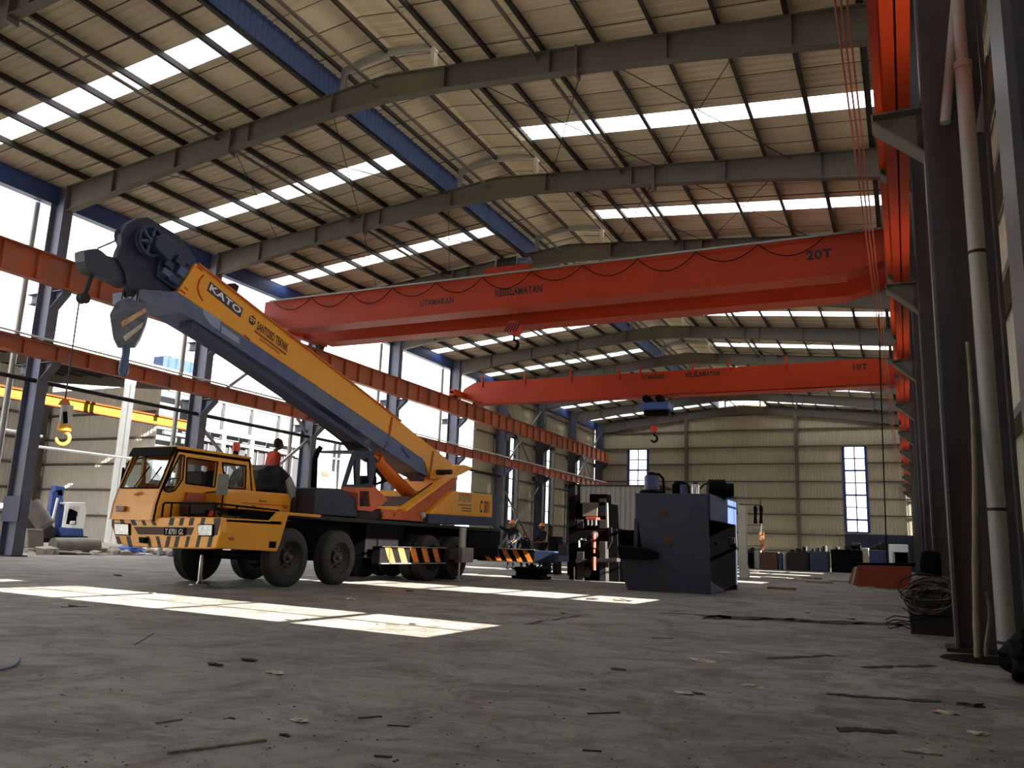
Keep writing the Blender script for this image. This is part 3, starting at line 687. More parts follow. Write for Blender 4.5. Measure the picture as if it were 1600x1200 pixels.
# chassis
ch = MB().box(-11.45, -10.35, 10.2, 20.4, 0.62, 1.15).build('chassis', M_BLK, T)
MB().box(-11.95, -9.95, 14.1, 15.5, 0.5, 1.22).build('side_tank', M_BLK, ch, bevel=0.02)
MB().box(-11.95, -9.95, 18.4, 20.3, 0.55, 1.2).build('rear_box', M_BLK, ch, bevel=0.02)
MB().box(-11.98, -9.9, 11.3, 20.2, 1.2, 1.27).build('deck', M_DARK, T)
for y in (11.62, 13.03, 16.4, 17.62): MB().cyl((-12.0, y, 0.5), (-9.85, y, 0.5), 0.08).build('axle', M_BLK, ch)
R_ = 0.505
def wheel(xo, s, y, dual=False):
    """xo = outer face, s = +1 when the outside looks towards +X"""
    def tyre(x0):
        prof = [(0, 0.30), (0.0, 0.40), (0.015, 0.465), (0.04, 0.495), (0.06, R_)]
        for g in (0.095, 0.14, 0.185): prof += [(g - 0.008, R_), (g - 0.006, R_ - 0.014), (g + 0.006, R_ - 0.014), (g + 0.008, R_)]
        prof += [(0.225, R_), (0.25, 0.495), (0.272, 0.465), (0.285, 0.40), (0.285, 0.30)]
        return MB().lathe((x0, y, R_), (-s, 0, 0), prof, 40, ring=True)
    w_ = tyre(xo).build('wheel', M_RUB, T, smooth=True)
    if dual:
        tyre(xo - s * 0.33).build('inner_tyre', M_RUB, w_, smooth=True)
    r = MB().lathe((xo - s * 0.02, y, R_), (-s, 0, 0), [(0.26, 0.3), (0.0, 0.305), (0.0, 0.29), (0.1, 0.24), (0.13, 0.2), (0.14, 0.1), (0.14, 0.02), (0.16, 0.02), (0.16, 0.2), (0.26, 0.28)], 28, ring=True)
    r.build('rim', mat('dark_rim', (62, 58, 52), 0.6, 0.2, var=0.2), w_, smooth=True)
    h_ = MB().lathe((xo - s * 0.13, y, R_), (s, 0, 0), [(0, 0.1), (0.04, 0.095), (0.05, 0.055), (0.13, 0.045), (0.14, 0.0)], 18)
    h_.build('hub', mat('dusty_hub', (92, 82, 68), 0.6, 0.3, var=0.2), w_, smooth=True)
    for k in range(8):
        t_ = math.pi * 2 * k / 8
        c = V((xo - s * 0.13, y + 0.165 * math.cos(t_), R_ + 0.165 * math.sin(t_)))
        MB().cyl(c, c + V((s * 0.05, 0, 0)), 0.016, 6).build('wheel_nut', M_DARK, w_)
for y, d in ((11.62, False), (13.03, False), (16.4, True), (17.62, True)):
    wheel(XS, 1, y, d); wheel(-12.08, -1, y, d)

# front bumper panel
YB = 9.72
bp = [(174, 811), (250, 808.5), (343, 808), (345, 812), (345, 832), (337, 857), (325, 858), (230, 856), (196, 853), (182, 848), (174, 822)]
bmp = MB().prism(sy(bp, YB), (0, 0.14, 0)).build('bumper', M_YEL, T, bevel=0.02)
M_STRIPE = mat('dark_stripe_paint', (48, 44, 38), 0.6)
for x0, x1, sl in ((186, 192, 4), (202, 209, 5), (219, 224, 5), (234, 240, 5), (266, 273, -5), (282, 288, -5), (297, 304, -5), (315, 321, -5)):
    if sl > 0: q = [(x0, 809.5), (x1, 809.5), (x1 + sl, 821), (x0 + sl, 821)]
    else: q = [(x0, 809), (x1, 809), (x1 + sl * 0.6, 821), (x0 + sl * 0.6, 821)]
    MB().prism(sy(q, YB - 0.004), (0, 0.006, 0)).build('warning_stripe', M_STRIPE, bmp)
for k, (x0, x1) in enumerate(((180, 186), (197, 203), (228, 233), (243, 248), (258, 264), (272, 278), (289, 294), (306, 311), (324, 330))):
    sl = 4 if k < 4 else -4; yt, yb_ = 838, (850 if k == 0 else 855)
    MB().prism(sy([(x0, yt), (x1, yt), (x1 + sl, yb_), (x0 + sl, yb_)] if sl > 0 else [(x0 + 3, yt), (x1 + 3, yt), (x1 - 1, yb_), (x0 - 1, yb_)], YB - 0.004), (0, 0.006, 0)).build('warning_stripe', M_STRIPE, bmp)
MB().prism(sy([(334, 809.5), (344, 809), (344, 818), (339, 836), (334.5, 836)], YB - 0.004), (0, 0.006, 0)).build('warning_stripe', M_STRIPE, bmp)
MB().prism(sy([(174.5, 812), (178, 811), (177, 828), (174.5, 822)], YB - 0.004), (0, 0.006, 0)).build('warning_stripe', M_STRIPE, bmp)
MB().prism(sy([(209, 823), (303, 824), (298, 836), (216, 835)], YB - 0.006), (0, 0.02, 0)).build('grille', mat('brown_mesh_grille', (78, 58, 46), 0.7, scale=60, var=0.4), bmp)
for q in ([(178, 817), (203, 818), (203, 837), (179, 836)], [(308, 819), (334, 819), (333, 838), (309, 838)]):
    hlm = MB().prism(sy(q, YB - 0.02), (0, 0.08, 0)).build('headlight', M_BLK, bmp, bevel=0.01)
    MB().prism([p + V((0, -0.012, 0)) for p in inset(sy(q, YB - 0.02), 0.84)], (0, 0.03, 0)).build('lens', mat('headlight_glass', (176, 176, 170), 0.15, 0.3, scale=20, var=0.3), hlm)
pl = MB().prism(sy([(256, 824.5), (289, 825), (288, 837), (256, 836.5)], YB - 0.03), (0, 0.015, 0)).build('number_plate', M_BLK, bmp)
a, b_ = ony(257.5, 834.5, YB - 0.032), ony(286.5, 835.2, YB - 0.032)
lettering('T 8701 GL', a, b_ - a, (0, 0, 1), 0.085, M_WHITE, pl, (b_ - a).length, 'plate_lettering', depth=0.002)
MB().prism(sy([(216, 839), (226, 840), (225, 849), (217, 848)], YB - 0.07), (0, 0.08, 0)).build('tow_hook', M_BLK, bmp, bevel=0.01)

# half cab, offset to the far side
KX = -12.0; KW = KX - XK
side_out = [(238, 813), (243, 788), (250, 767), (277, 701), (300, 703), (391, 718), (394, 726), (400, 769), (400, 800), (300, 812)]
h1 = [(288, 712), (281, 711), (256, 760), (257, 767), (264, 769), (273, 766), (285, 749)]
h2 = [(292, 715), (340, 722), (335, 761), (290, 755)]
h3 = [(347, 723), (384, 728), (383, 764), (352, 762)]
cab = MB()
out3 = sx(side_out, XK); hs = [sx(h, XK) for h in (h1, h2, h3)]
holed(cab, out3, hs, (-0.05, 0, 0))
dX = V((KW, 0, 0))
holed(cab, [p + dX for p in out3], [[p + dX for p in h] for h in hs], (0.05, 0, 0))
P = {k: onx(*v_, XK) for k, v_ in dict(fb=(238, 813), fm=(243, 788), wb=(250, 767), wt=(277, 701), rr=(391, 718), rb=(400, 769)).items()}
def strip(a, b, th=(0, 0.04, 0)): cab.prism([a, b, b + dX, a + dX], th)
strip(P['fb'], P['fm']); strip(P['fm'], P['wb'])
strip(P['wt'], P['rr'], (0, 0, -0.05))
# windshield frame
e = (P['wt'] - P['wb']); o_ = 0.05 * e + dX * 0.045; 
ws_out = [P['wb'], P['wt'], P['wt'] + dX, P['wb'] + dX]
ws_in = [P['wb'] + e * 0.06 + dX * 0.06, P['wt'] - e * 0.14 + dX * 0.06, P['wt'] - e * 0.14 + dX * 0.94, P['wb'] + e * 0.06 + dX * 0.94]
holed(cab, ws_out, [ws_in], (0, 0.05, 0))
# rear wall with window
rt, rb = P['rr'], P['rb']; er = rb - rt
holed(cab, [rt, rb + V((0, 0, -0.4)), rb + V((0, 0, -0.4)) + dX, rt + dX], [[rt + er * 0.2 + dX * 0.12, rt + er * 0.85 + dX * 0.12, rt + er * 0.85 + dX * 0.88, rt + er * 0.2 + dX * 0.88]], (0, -0.04, 0))
cab = cab.build('cab', M_YEL, T)
# roof crown and black visor
rf = MB(); rp = [P['wt'] + V((0.02, -0.02, 0)), P['rr'] + V((0.02, 0.03, 0)), P['rr'] + dX + V((-0.02, 0.03, 0)), P['wt'] + dX + V((-0.02, -0.02, 0))]
rf.prism(rp, (0, 0, 0.05)); rf.build('roof', M_YEL, cab, bevel=0.03)
t1 = P['wt'] - e * 0.15
MB().prism([P['wt'] + V((0.01, -0.05, 0.03)), t1 + V((0.01, -0.09, -0.02)), t1 + dX + V((-0.01, -0.09, -0.02)), P['wt'] + dX + V((-0.01, -0.05, 0.03))], (0, 0.06, 0)).build('sun_visor', M_BLK, cab, bevel=0.02)
def rubber(pts, nm='window_rubber', r=0.013, par=None):
    m_ = MB(); pts = [V(p) for p in pts]
    for a, b in zip(pts, pts[1:] + pts[:1]): m_.cyl(a, b, r, 6)
    return m_.build(nm, M_BLK, par or cab)
M_WG = M_GLASS
for h in hs:
    q = [p + V((0.006, 0, 0)) for p in h]
    rubber(q); MB().prism([p + V((-0.03, 0, 0)) for p in h], (-0.004, 0, 0)).build('side_window', M_WG, cab)
rubber([p + V((0, -0.006, 0.004)) for p in ws_in]); MB().prism([p + V((0, 0.02, 0)) for p in ws_in], (0, 0.004, 0)).build('windshield', M_WG, cab)
for f_ in (0.3, 0.62):
    a = ws_in[0] + (ws_in[3] - ws_in[0]) * f_ + V((0, -0.03, 0)); b = a + e * 0.42 + dX * (-0.14)
    MB().cyl(a, b, 0.008, 6).cyl(b - (b - a) * 0.25 - dX * 0.0, b + (b - a) * 0.2, 0.013, 6).build('wiper', M_BLK, cab)
# inside
MB().box(KX + 0.06, XK - 0.06, P['wb'].y + 0.05, P['wb'].y + 0.35, 1.2, 1.46).build('dashboard', M_BLK, cab, bevel=0.03)
c = V((-11.3, P['wb'].y + 0.42, 1.62)); MB().torus(c, (0, -0.75, 0.65), 0.2, 0.014, 24, 6).cyl(c, c + V((0, -0.12, -0.2)), 0.02, 6).beam(c + V((-0.19, 0, 0)), c + V((0.19, 0, 0)), 0.02, 0.02).build('steering_wheel', M_BLK, cab)
for xx in (-11.28, -11.75): MB().box(xx - 0.2, xx + 0.2, 10.75, 11.2, 1.25, 1.5).box(xx - 0.2, xx + 0.2, 11.1, 11.25, 1.45, 1.98).build('seat', M_BLK, cab, bevel=0.04)
# turn signal on the cab nose, faded emblem
MB().prism(sy([(180, 790), (194, 791), (193, 799), (180, 799)], P['fm'].y - 0.07), (0, 0.06, 0)).build('turn_signal', mat('dull_amber_lamp', (120, 84, 52), 0.4), cab, bevel=0.01)
em = (P['fm'] + P['wb']) / 2 + dX * 0.45 + V((0, -0.008, 0.05))
for k in (-1, 1): MB().beam(em + V((k * 0.03 - 0.06, 0, -0.01)), em + V((k * 0.03 + 0.06, 0.0, 0.03)), 0.012, 0.022).build('faded_emblem', mat('faded_red', (168, 76, 44), 0.6), cab)
# side details below the windows
MB().prism(sx([(295, 769), (345, 772), (346, 793), (290, 793)], -10.92), (-0.1, 0, 0)).build('door_panel', mat('faded_red_brown_panel', (178, 92, 62), 0.5, var=0.15, scale=4), T, bevel=0.01)
MB().prism(sx([(298, 784), (345, 785), (345, 803), (297, 803)], -10.65), (-0.25, 0, 0)).build('step_box', mat('dark_brown_box', (62, 46, 38), 0.6), T, bevel=0.015)
tl = MB().prism(sx([(323, 797), (339, 797), (339, 808), (323, 808)], -10.05), (-0.07, 0, 0)).build('signal_lamp', M_BLK, T, bevel=0.02)
MB().prism(sx([(329, 798), (338, 798), (338, 807), (325, 807)], -10.035), (-0.02, 0, 0)).build('lens', M_RED, tl, bevel=0.01)
MB().box(XK, XS, 9.85, 11.3, 1.05, 1.12).build('side_deck', M_YEL, T, bevel=0.01)
rl = MB().tube([(-10.95, 9.8, 1.3), (-10.9, 9.78, 1.33), (-9.85, 9.78, 1.33), (-9.8, 9.85, 1.33), (-9.8, 11.25, 1.3)], 0.016, 8)
for x, y in ((-10.95, 9.8), (-10.75, 9.79), (-10.35, 9.79), (-9.82, 9.8), (-9.8, 10.25)): rl.cyl((x, y, 1.1), (x, y, 1.32), 0.016, 8)
rl.build('hand_rail', M_BLK, T)
# mirrors
mp_ = onx(348, 757, -9.85)
mr = MB().obox(mp_, V((0.065, 0.055, 0)), V((-0.016, 0.02, 0)), V((0, 0, 0.17))).build('mirror', mat('grey_mirror_shell', (110, 112, 108), 0.4), T, bevel=0.02)
MB().tube([mp_ + V((0, 0.02, 0.08)), mp_ + V((0, 0.03, -0.28)), mp_ + V((-0.02, 0.03, -0.6))], 0.014, 6).cyl(mp_ + V((0, 0.02, -0.1)), mp_ + V((-0.45, 0.1, -0.13)), 0.012, 6).build('mirror_arm', M_BLK, mr)
mp_ = onx(191, 746, -12.2)
mr = MB().obox(mp_, V((0.05, -0.04, 0)), V((0.012, 0.016, 0)), V((0, 0, 0.17))).build('mirror', M_BLK, T, bevel=0.015)
MB().tube([mp_, mp_ + V((0.05, 0.05, 0.28)), mp_ + V((0.3, 0.25, 0.4))], 0.012, 6).build('mirror_arm', M_BLK, mr)
# beacon
bc = onx(368, 711, -11.35)
be = MB().lathe(bc, (0, 0, 1), [(0, 0.05), (0.05, 0.06), (0.07, 0.04)], 14).build('beacon_foot', M_DARK, T, smooth=True)
MB().lathe(bc + V((0, 0, 0.07)), (0, 0, 1), [(0, 0.075), (0.15, 0.07), (0.17, 0.05), (0.175, 0.0)], 16).build('beacon_dome', mat('orange_beacon', (222, 84, 36), 0.25), be, smooth=True)
# side panel and hatch box
sp = MB().prism(sx([(346, 810), (422, 814), (435, 800), (452, 801), (434, 862), (346, 857)], XS), (-0.06, 0, 0)).build('side_panel', M_YEL, T, bevel=0.012)
MB().prism(sx([(421, 846), (432, 846), (431, 856), (420, 856)], XS + 0.004), (-0.01, 0, 0)).build('hole_shade', M_BLK, sp)  # black plate imitates the dark inside of the step hole
MB().prism(sx([(357, 840), (366, 840), (366, 844), (357, 844)], XS + 0.004), (-0.01, 0, 0)).build('sticker', mat('faded_red', (168, 76, 44), 0.6), sp)
MB().prism(sx([(386, 798), (432, 800), (420, 814), (376, 811)], XS - 0.12), (-0.05, 0, 0)).build('recess_shade', M_BLK, T)  # black plate stands in for shade in the recess under the tool box
MB().box(-10.6, XS, 11.42, 12.35, 1.23, 1.28).build('mudguard', M_YEL, T, bevel=0.01)
hx = -10.45
bb = MB().prism(sx([(353, 768), (380, 766), (455, 772), (458, 776), (457, 802), (352, 794)], hx), (-1.45, 0, 0)).build('tool_box', M_YEL, T, bevel=0.03)
MB().prism(sx([(378, 785), (452, 790), (452, 791.5), (378, 786.5)], hx + 0.004), (-0.01, 0, 0)).build('lid_seam', M_RUST, bb)
for x in (394, 441): MB().prism(sx([(x, 789), (x + 6, 790), (x + 8, 795), (x + 3, 794)], hx + 0.01), (-0.02, 0, 0)).build('latch', M_RUST, bb)
for k in range(5): MB().beam(onx(405 + k * 2.5, 782.6 + k * 0.25, hx + 0.003), onx(406.6 + k * 2.5, 782.8 + k * 0.25, hx + 0.003), 0.006, 0.03).build('red_mark', mat('faded_red', (168, 76, 44)), bb)

# engine area behind the cab
MB().prism(sx([(494, 762), (538, 764), (560, 784), (557, 808), (490, 804)], -9.95), (-1.5, 0, 0)).build('engine_cover', mat('black_blue_steel', (40, 44, 56), 0.4), T, bevel=0.02)
ex = MB().tube([onx(490, 800, -10.3), onx(490, 760, -10.3), onx(492, 716, -10.3), onx(496, 706, -10.3), onx(502, 698, -10.25)], [0.05, 0.06, 0.06, 0.055, 0.05], 12)
ex.build('exhaust_stack', M_BLK, T, smooth=True)
eg = MB().box(-11.6, -10.35, 12.3, 13.2, 1.25, 1.6).box(-11.3, -10.5, 12.5, 13.0, 1.6, 1.8).build('engine', M_DARK, T, bevel=0.03)
hs_ = rnd
for k in range(7):
    a = V((-10.45 + 0.1 * rnd.random(), 12.35 + 0.12 * k, 1.3 + 0.25 * rnd.random())); b = a + V((rnd.uniform(-.2, .15), rnd.uniform(.1, .35), rnd.uniform(-.15, .4)))
    m_ = (a + b) / 2 + V((0.12, 0, 0.18))
    MB().tube([a * (1 - t_) * (1 - t_) + m_ * 2 * t_ * (1 - t_) + b * t_ * t_ for t_ in [i / 8 for i in range(9)]], 0.018, 6).build('hose', M_BLK, eg)

# superstructure
MB().lathe((-10.93, 16.0, 1.27), (0, 0, 1), [(0, 0.75), (0.1, 0.75), (0.12, 0.7), (0.16, 0.7)], 32).build('slew_ring', M_DARK, T, smooth=True)
XU = -9.82
cw = MB().prism(sx([(708, 767), (770, 773), (769, 809), (670, 803)], XU), (-2.2, 0, 0)).build('counterweight', M_YEL, T, bevel=0.02)
MB().prism(sx([(670, 803), (769, 809), (768, 821), (669, 817)], XU), (-2.2, 0, 0)).build('counterweight_base', M_NAVY, cw)
MB().prism(sx([(770, 773), (777, 775), (776, 822), (768, 821)], XU - 0.02), (-2.1, 0, 0)).build('rear_plate', M_NAVY, cw)
a, b_ = onx(749, 801, XU), onx(764, 802, XU); tl_ = onx(750, 781, XU)
lettering('C 301', a, b_ - a, tl_ - a, (tl_ - a).length * 0.95, M_LET, cw, (b_ - a).length, bold=0.02)
pnl = MB().prism(sx([(714, 774), (739, 776), (739, 801), (714, 799)], XU + 0.004), (-0.006, 0, 0)).build('name_plate', mat('pale_yellow_plate', (228, 176, 88), 0.5), cw)
a, b_ = onx(716, 783.5, XU + 0.006), onx(737, 785, XU + 0.006)
lettering('SANTOSO TEKNIK', a, b_ - a, (0, 0, 1), 0.2, mat('brown_letters', (110, 52, 30)), pnl, (b_ - a).length, depth=0.002)
for yy in (788, 793, 797): 
    for (xa_, xb_) in (((716, 737) if yy == 788 else (721, 737)),): MB().prism(sx([(xa_, yy), (xb_, yy + 1), (xb_, yy + 2.6), (xa_, yy + 1.6)], XU + 0.008), (-0.003, 0, 0)).build('print_line', mat('brown_letters', (110, 52, 30)), pnl)
fr = MB().prism(sx([(629, 798), (697, 748), (716, 746), (708, 767), (670, 803), (669, 816), (630, 813)], -9.95), (-0.12, 0, 0)).build('turntable_side_frame', M_RUST, T, bevel=0.01)
MB().prism(sx([(629, 798), (697, 748), (716, 746), (708, 767), (670, 803), (669, 816), (630, 813)], -11.55), (-0.12, 0, 0)).build('turntable_side_frame', M_RUST, T, bevel=0.01)
MB().beam(onx(628, 797, -9.98), onx(703, 743, -9.98), 0.24, 0.05).build('frame_top_edge', M_YEL, fr)
lb = MB().prism(sx([(596, 795), (629, 798), (630, 813), (597, 811)], -9.95), (-1.8, 0, 0)).build('turntable_front_box', M_RUST, T, bevel=0.01)
for x in (598.5, 617.5): c = onx(x, 804.5, -9.95); MB().lathe(c, (1, 0, 0), [(0, 0.06), (0.03, 0.06), (0.04, 0.045), (0.06, 0.03), (0.06, 0)], 14).build('pin', M_RUST, lb, smooth=True)
c = onx(661, 805, -9.9); MB().ball(c, 0.07, 14).build('round_lamp', mat('lamp_grey', (170, 168, 160), 0.3), fr, smooth=True)
MB().box(-11.7, -10.1, 14.3, 17.2, 1.3, 1.42).build('turntable_deck', M_DARK, T)
MB().prism(sx([(556, 800), (597, 797), (598, 812), (556, 812)], -9.98), (-1.6, 0, 0)).build('turntable_nose', M_DARK, T, bevel=0.01)
# operator cab
oc = MB(); XO = -9.9
up_ = [(553, 707), (584, 709), (588, 729), (581, 761), (536, 761), (546, 728)]
holed(oc, sx(up_, XO), [sx([(554.5, 718), (556, 757), (542, 757)], XO), sx([(563.5, 716), (576, 716), (577, 755), (562, 757)], XO)], (-0.05, 0, 0))
holed(oc, sx(up_, XO - 0.8), [sx([(554.5, 718), (556, 757), (542, 757)], XO - 0.8), sx([(563.5, 716), (576, 716), (577, 755), (562, 757)], XO - 0.8)], (-0.05, 0, 0))
a, b, c_ = onx(553, 707, XO), onx(584, 709, XO), onx(588, 729, XO)
oc.prism([a, b, b + V((-0.85, 0, 0)), a + V((-0.85, 0, 0))], (0, 0, 0.05))
ocab = oc.build('operator_cab', mat('dark_cab_blue', (30, 36, 56), 0.5), T)
lo2 = [(536, 761), (584, 762), (583, 799), (559, 797), (559, 770), (536, 766)]
lc = MB(); holed(lc, sx(lo2, XO), [sx([(562, 767), (577, 767.5), (578.5, 791.5), (562, 791)], XO)], (-0.05, 0, 0))
lc.build('cab_lower_frame', M_RUST, ocab)
MB().prism(sx([(562, 767), (577, 767.5), (578.5, 791.5), (562, 791)], XO - 0.03), (-0.005, 0, 0)).build('lower_window', M_GLASS, ocab)
MB().prism(sx([(563.5, 716), (576, 716), (577, 755), (562, 757)], XO - 0.02), (-0.005, 0, 0)).build('side_window', M_GLASS, ocab)
MB().prism(sx([(554.5, 718), (556, 757), (542, 757)], XO - 0.02), (-0.005, 0, 0)).build('side_window', M_GLASS, ocab)
MB().prism(sx([(583, 757), (606, 781), (586, 797), (583, 797)], XO + 0.0), (-0.7, 0, 0)).build('rear_cowl', M_RUST, ocab)
cr = MB(); holed(cr, sx([(586, 728), (606, 752), (583, 760)], XO), [sx([(588, 736), (600, 750), (587, 756)], XO)], (-0.04, 0, 0)); cr.build('quarter_frame', M_BLK, ocab)
MB().box(-10.65, -10.15, 14.15, 14.6, 1.45, 1.7).box(-10.65, -10.15, 14.5, 14.65, 1.7, 2.2).build('seat', M_BLK, ocab, bevel=0.04)

# boom
XB2 = -11.2; bw = XB2 - XB
yel = [(306, 411), (628, 660), (657, 684), (686, 707), (704, 722), (716, 745), (700, 752), (672, 748), (664, 722), (652, 712), (620, 688), (277, 456)]
boom = MB().prism(sx(yel, XB), (bw, 0, 0)).build('boom', M_YEL, T, bevel=0.015)
MB().beam(onx(309, 412, XB - 0.0) + V((0.01, 0, 0)), onx(626, 658, XB) + V((0.01, 0, 0)), 0.05, 0.03).build('top_edge_strip', mat('boom_edge_orange', (196, 98, 42), 0.5), boom)
MB().beam(onx(612, 652, XB) + V((0.012, 0, 0)), onx(607, 684, XB) + V((0.012, 0, 0)), 0.02, 0.06).build('boom_collar', M_RUST, boom)
MB().beam(onx(677, 705, XB) + V((0.012, 0, 0)), onx(670, 746, XB) + V((0.012, 0, 0)), 0.02, 0.06).build('boom_collar', M_RUST, boom)
horn = MB().prism(sx([(708, 747), (713, 736), (716, 728), (725, 726), (741, 731), (722, 741)], XB + 0.02), (bw - 0.04, 0, 0)).build('boom_foot_horn', M_YEL, boom, bevel=0.01)
MB().prism(sx([(697, 748), (711, 744), (709, 768), (697, 768)], -10.3), (-1.25, 0, 0)).build('pivot_support', M_YEL, T, bevel=0.02)
MB().cyl(onx(705, 738, -10.2), onx(705, 738, -10.2) + V((-1.4, 0, 0)), 0.07).build('pivot_pin', M_DARK, T, smooth=True)
MB().prism(sx([(357, 443), (367, 442), (374, 447), (371, 456)], XB - 0.15), (-0.25, 0, 0)).build('rope_guide', M_DARK, boom)
arc = [onx(x, y, XB + 0.008) for x, y in ((318, 430), (312, 437), (309, 448), (311, 459), (317, 470))]
MB().tube(arc, 0.014, 6).build('red_arc_mark', M_RED, boom)
for q in ((308, 416, 316, 423), (281, 452, 290, 459), (288, 449, 294, 453), (382, 523, 391, 532)):
    MB().beam(onx(q[0], q[1], XB + 0.006), onx(q[2], q[3], XB + 0.006), 0.01, 0.022).build('red_mark', M_RED, boom)
# KATO board
kb = [(328.7, 440), (380, 482.5), (375.5, 496), (323.7, 453.8)]
kp = MB().prism(sx(kb, XB + 0.006), (-0.008, 0, 0)).build('name_board', mat('board_navy', (40, 46, 72), 0.4), boom)
a, b_, t_ = onx(326.5, 452.5, XB + 0.008), onx(374.5, 491.5, XB + 0.008), onx(330.2, 443.3, XB + 0.008)
lettering('KATO', a, b_ - a, t_ - a, (t_ - a).length, M_WHITE, kp, (b_ - a).length, 'board_lettering', bold=0.035, depth=0.003)
# hexagon logo and company name
hc = onx(394.5, 500.5, XB + 0.006); hr = (onx(394.5, 508.5, XB + 0.006) - hc).length
M_BRN = mat('dark_brown_letters', (66, 34, 24), 0.6)
hp = [hc + V((0, hr * math.sin(k * math.pi / 3), hr * math.cos(k * math.pi / 3))) for k in range(6)]
lg = MB().prism(hp, (-0.006, 0, 0)).build('hexagon_logo', M_BRN, boom)
a = onx(390.8, 500.5, XB + 0.008); b_ = onx(398.5, 506.8, XB + 0.008)
lettering('ST', a, b_ - a, (0, 0, 1), hr * 0.85, mat('logo_cream', (232, 190, 120)), lg, (b_ - a).length, 'logo_lettering', bold=0.03, depth=0.002)
a, b_, t_ = onx(400.5, 514.7, XB + 0.006), onx(449, 550.5, XB + 0.006), onx(403, 501.5, XB + 0.006)
lettering('SANTOSO TEKNIK', a, b_ - a, t_ - a, (t_ - a).length, M_BRN, boom, (b_ - a).length, 'company_lettering', bold=0.03, depth=0.002)
MB().beam(onx(398, 517, XB + 0.005), onx(447, 554, XB + 0.005), 0.006, 0.035).build('red_line', mat('line_red_brown', (140, 60, 32)), boom)
MB().beam(onx(406, 529, XB + 0.005), onx(437, 552, XB + 0.005), 0.006, 0.03).build('red_line', mat('line_orange_brown', (176, 100, 44)), boom)
# blue stowed jib below the boom
low = [(222, 452), (277, 456), (620, 688), (652, 711), (661, 716), (668, 745), (655, 738), (640, 728), (598, 700), (448, 594), (366, 540), (285, 489), (222, 470)]
jib = MB().prism(sx(low, XB + 0.03), (bw - 0.06, 0, 0)).build('stowed_jib', M_STEELB, T, bevel=0.01)
MB().beam(onx(290, 507, XB - 0.1), onx(565, 697, XB - 0.1), 0.3, 0.1).build('jib_underside_rail', M_NAVY, jib)
MB().prism(sx([(470, 628), (520, 655), (575, 700), (592, 722), (560, 706), (548, 690), (520, 668)], XB - 0.12), (-0.25, 0, 0)).build('cable_tray', M_DARK, jib)
for q in ((628, 700, 640, 716), (606, 692, 600, 700)): MB().beam(onx(q[0], q[1], XB + 0.04), onx(q[2], q[3], XB + 0.04), 0.01, 0.04).build('jib_bracket', M_NAVY, jib)
MB().prism(sx([(317, 482), (345, 500), (343, 517), (330, 508), (318, 492)], XB + 0.04), (-0.02, 0, 0)).build('pale_patch', mat('pale_blue_steel', (138, 148, 176), 0.5), jib)
MB().prism(sx([(346, 508), (374, 528), (374, 538), (346, 520)], XB + 0.04), (-0.02, 0, 0)).build('pale_patch', mat('pale_blue_steel', (138, 148, 176), 0.5), jib)
MB().prism(sx([(655, 722), (667, 738), (662, 752), (648, 735)], XB - 0.05), (-0.4, 0, 0)).build('jib_foot', M_NAVY, jib)
# inner sections and boom head
sec = MB().prism(sx([(300, 400), (308, 410), (277, 455), (245, 432), (255, 375), (270, 372)], XB - 0.06), (bw + 0.12, 0, 0)).build('inner_boom_section', M_NAVY, T, bevel=0.02)
head = [(190, 365), (201, 348), (216, 341), (231, 339), (249, 350), (279, 368), (305, 402), (296, 416), (262, 400), (255, 430), (270, 452), (262, 458), (230, 470), (206, 458), (198, 444), (196, 425), (183, 403), (186, 392), (190, 384)]
hd = MB().prism(sx(head, XB - 0.12), (-0.12, 0, 0)).prism(sx(head, XB - 0.45), (-0.12, 0, 0))
hdo = hd.build('boom_head', mat('head_navy', (30, 37, 60), 0.5, var=0.2, scale=5), T, bevel=0.012)
lobe = [(133, 392), (142, 389), (153, 388), (160, 392), (168, 399), (183, 403), (200, 410), (206, 440), (200, 449), (177, 437), (150, 428), (139, 422), (134, 408)]
MB().prism(sx(lobe, XB - 0.18), (-0.25, 0, 0)).build('jib_nose', mat('nose_grey_blue', (50, 54, 68), 0.5, var=0.15), hdo, bevel=0.02)
c = onx(238, 376, XB + 0.02); rr = (onx(238, 401, XB + 0.02) - c).length
wh = MB().lathe(c, (-1, 0, 0), [(0, rr * 0.82), (0.0, rr), (0.05, rr * 0.93), (0.09, rr), (0.09, rr * 0.82)], 32, ring=True)
sh = wh.build('head_sheave', M_NAVY, hdo, smooth=True)
for k in range(6):
    a_ = k * math.pi / 3 + 0.3; MB().beam(c + V((-0.04, 0, 0)), c + V((-0.04, rr * 0.9 * math.cos(a_), rr * 0.9 * math.sin(a_))), 0.03, 0.05, (1, 0, 0)).build('spoke', M_STEELB, sh)
MB().cyl(c + V((0.01, 0, 0)), c + V((-0.6, 0, 0)), 0.05).build('sheave_pin', M_STEELB, sh, smooth=True)
MB().prism(sx([(246, 368), (262, 366), (278, 380), (272, 400), (266, 407), (250, 392), (243, 384)], XB + 0.12), (-0.2, 0, 0)).build('winch_cover', M_NAVY, hdo, bevel=0.02)
for q, M in (((262, 404, 12, 9), M_NAVY), ((258, 417, 14, 8), M_STEELB), ((268, 426, 16, 9), M_NAVY), ((280, 398, 14, 10), M_NAVY), ((283, 414, 12, 12), M_STEELB), ((292, 404, 8, 6), M_NAVY)):
    x, y, w2, h2_ = q; MB().prism(sx([(x, y), (x + w2, y + w2 * 0.72), (x + w2 - h2_ * 0.55, y + w2 * 0.72 + h2_), (x - h2_ * 0.55, y + h2_)], XB + 0.05), (-0.15, 0, 0)).build('head_fitting', M, hdo, bevel=0.01)
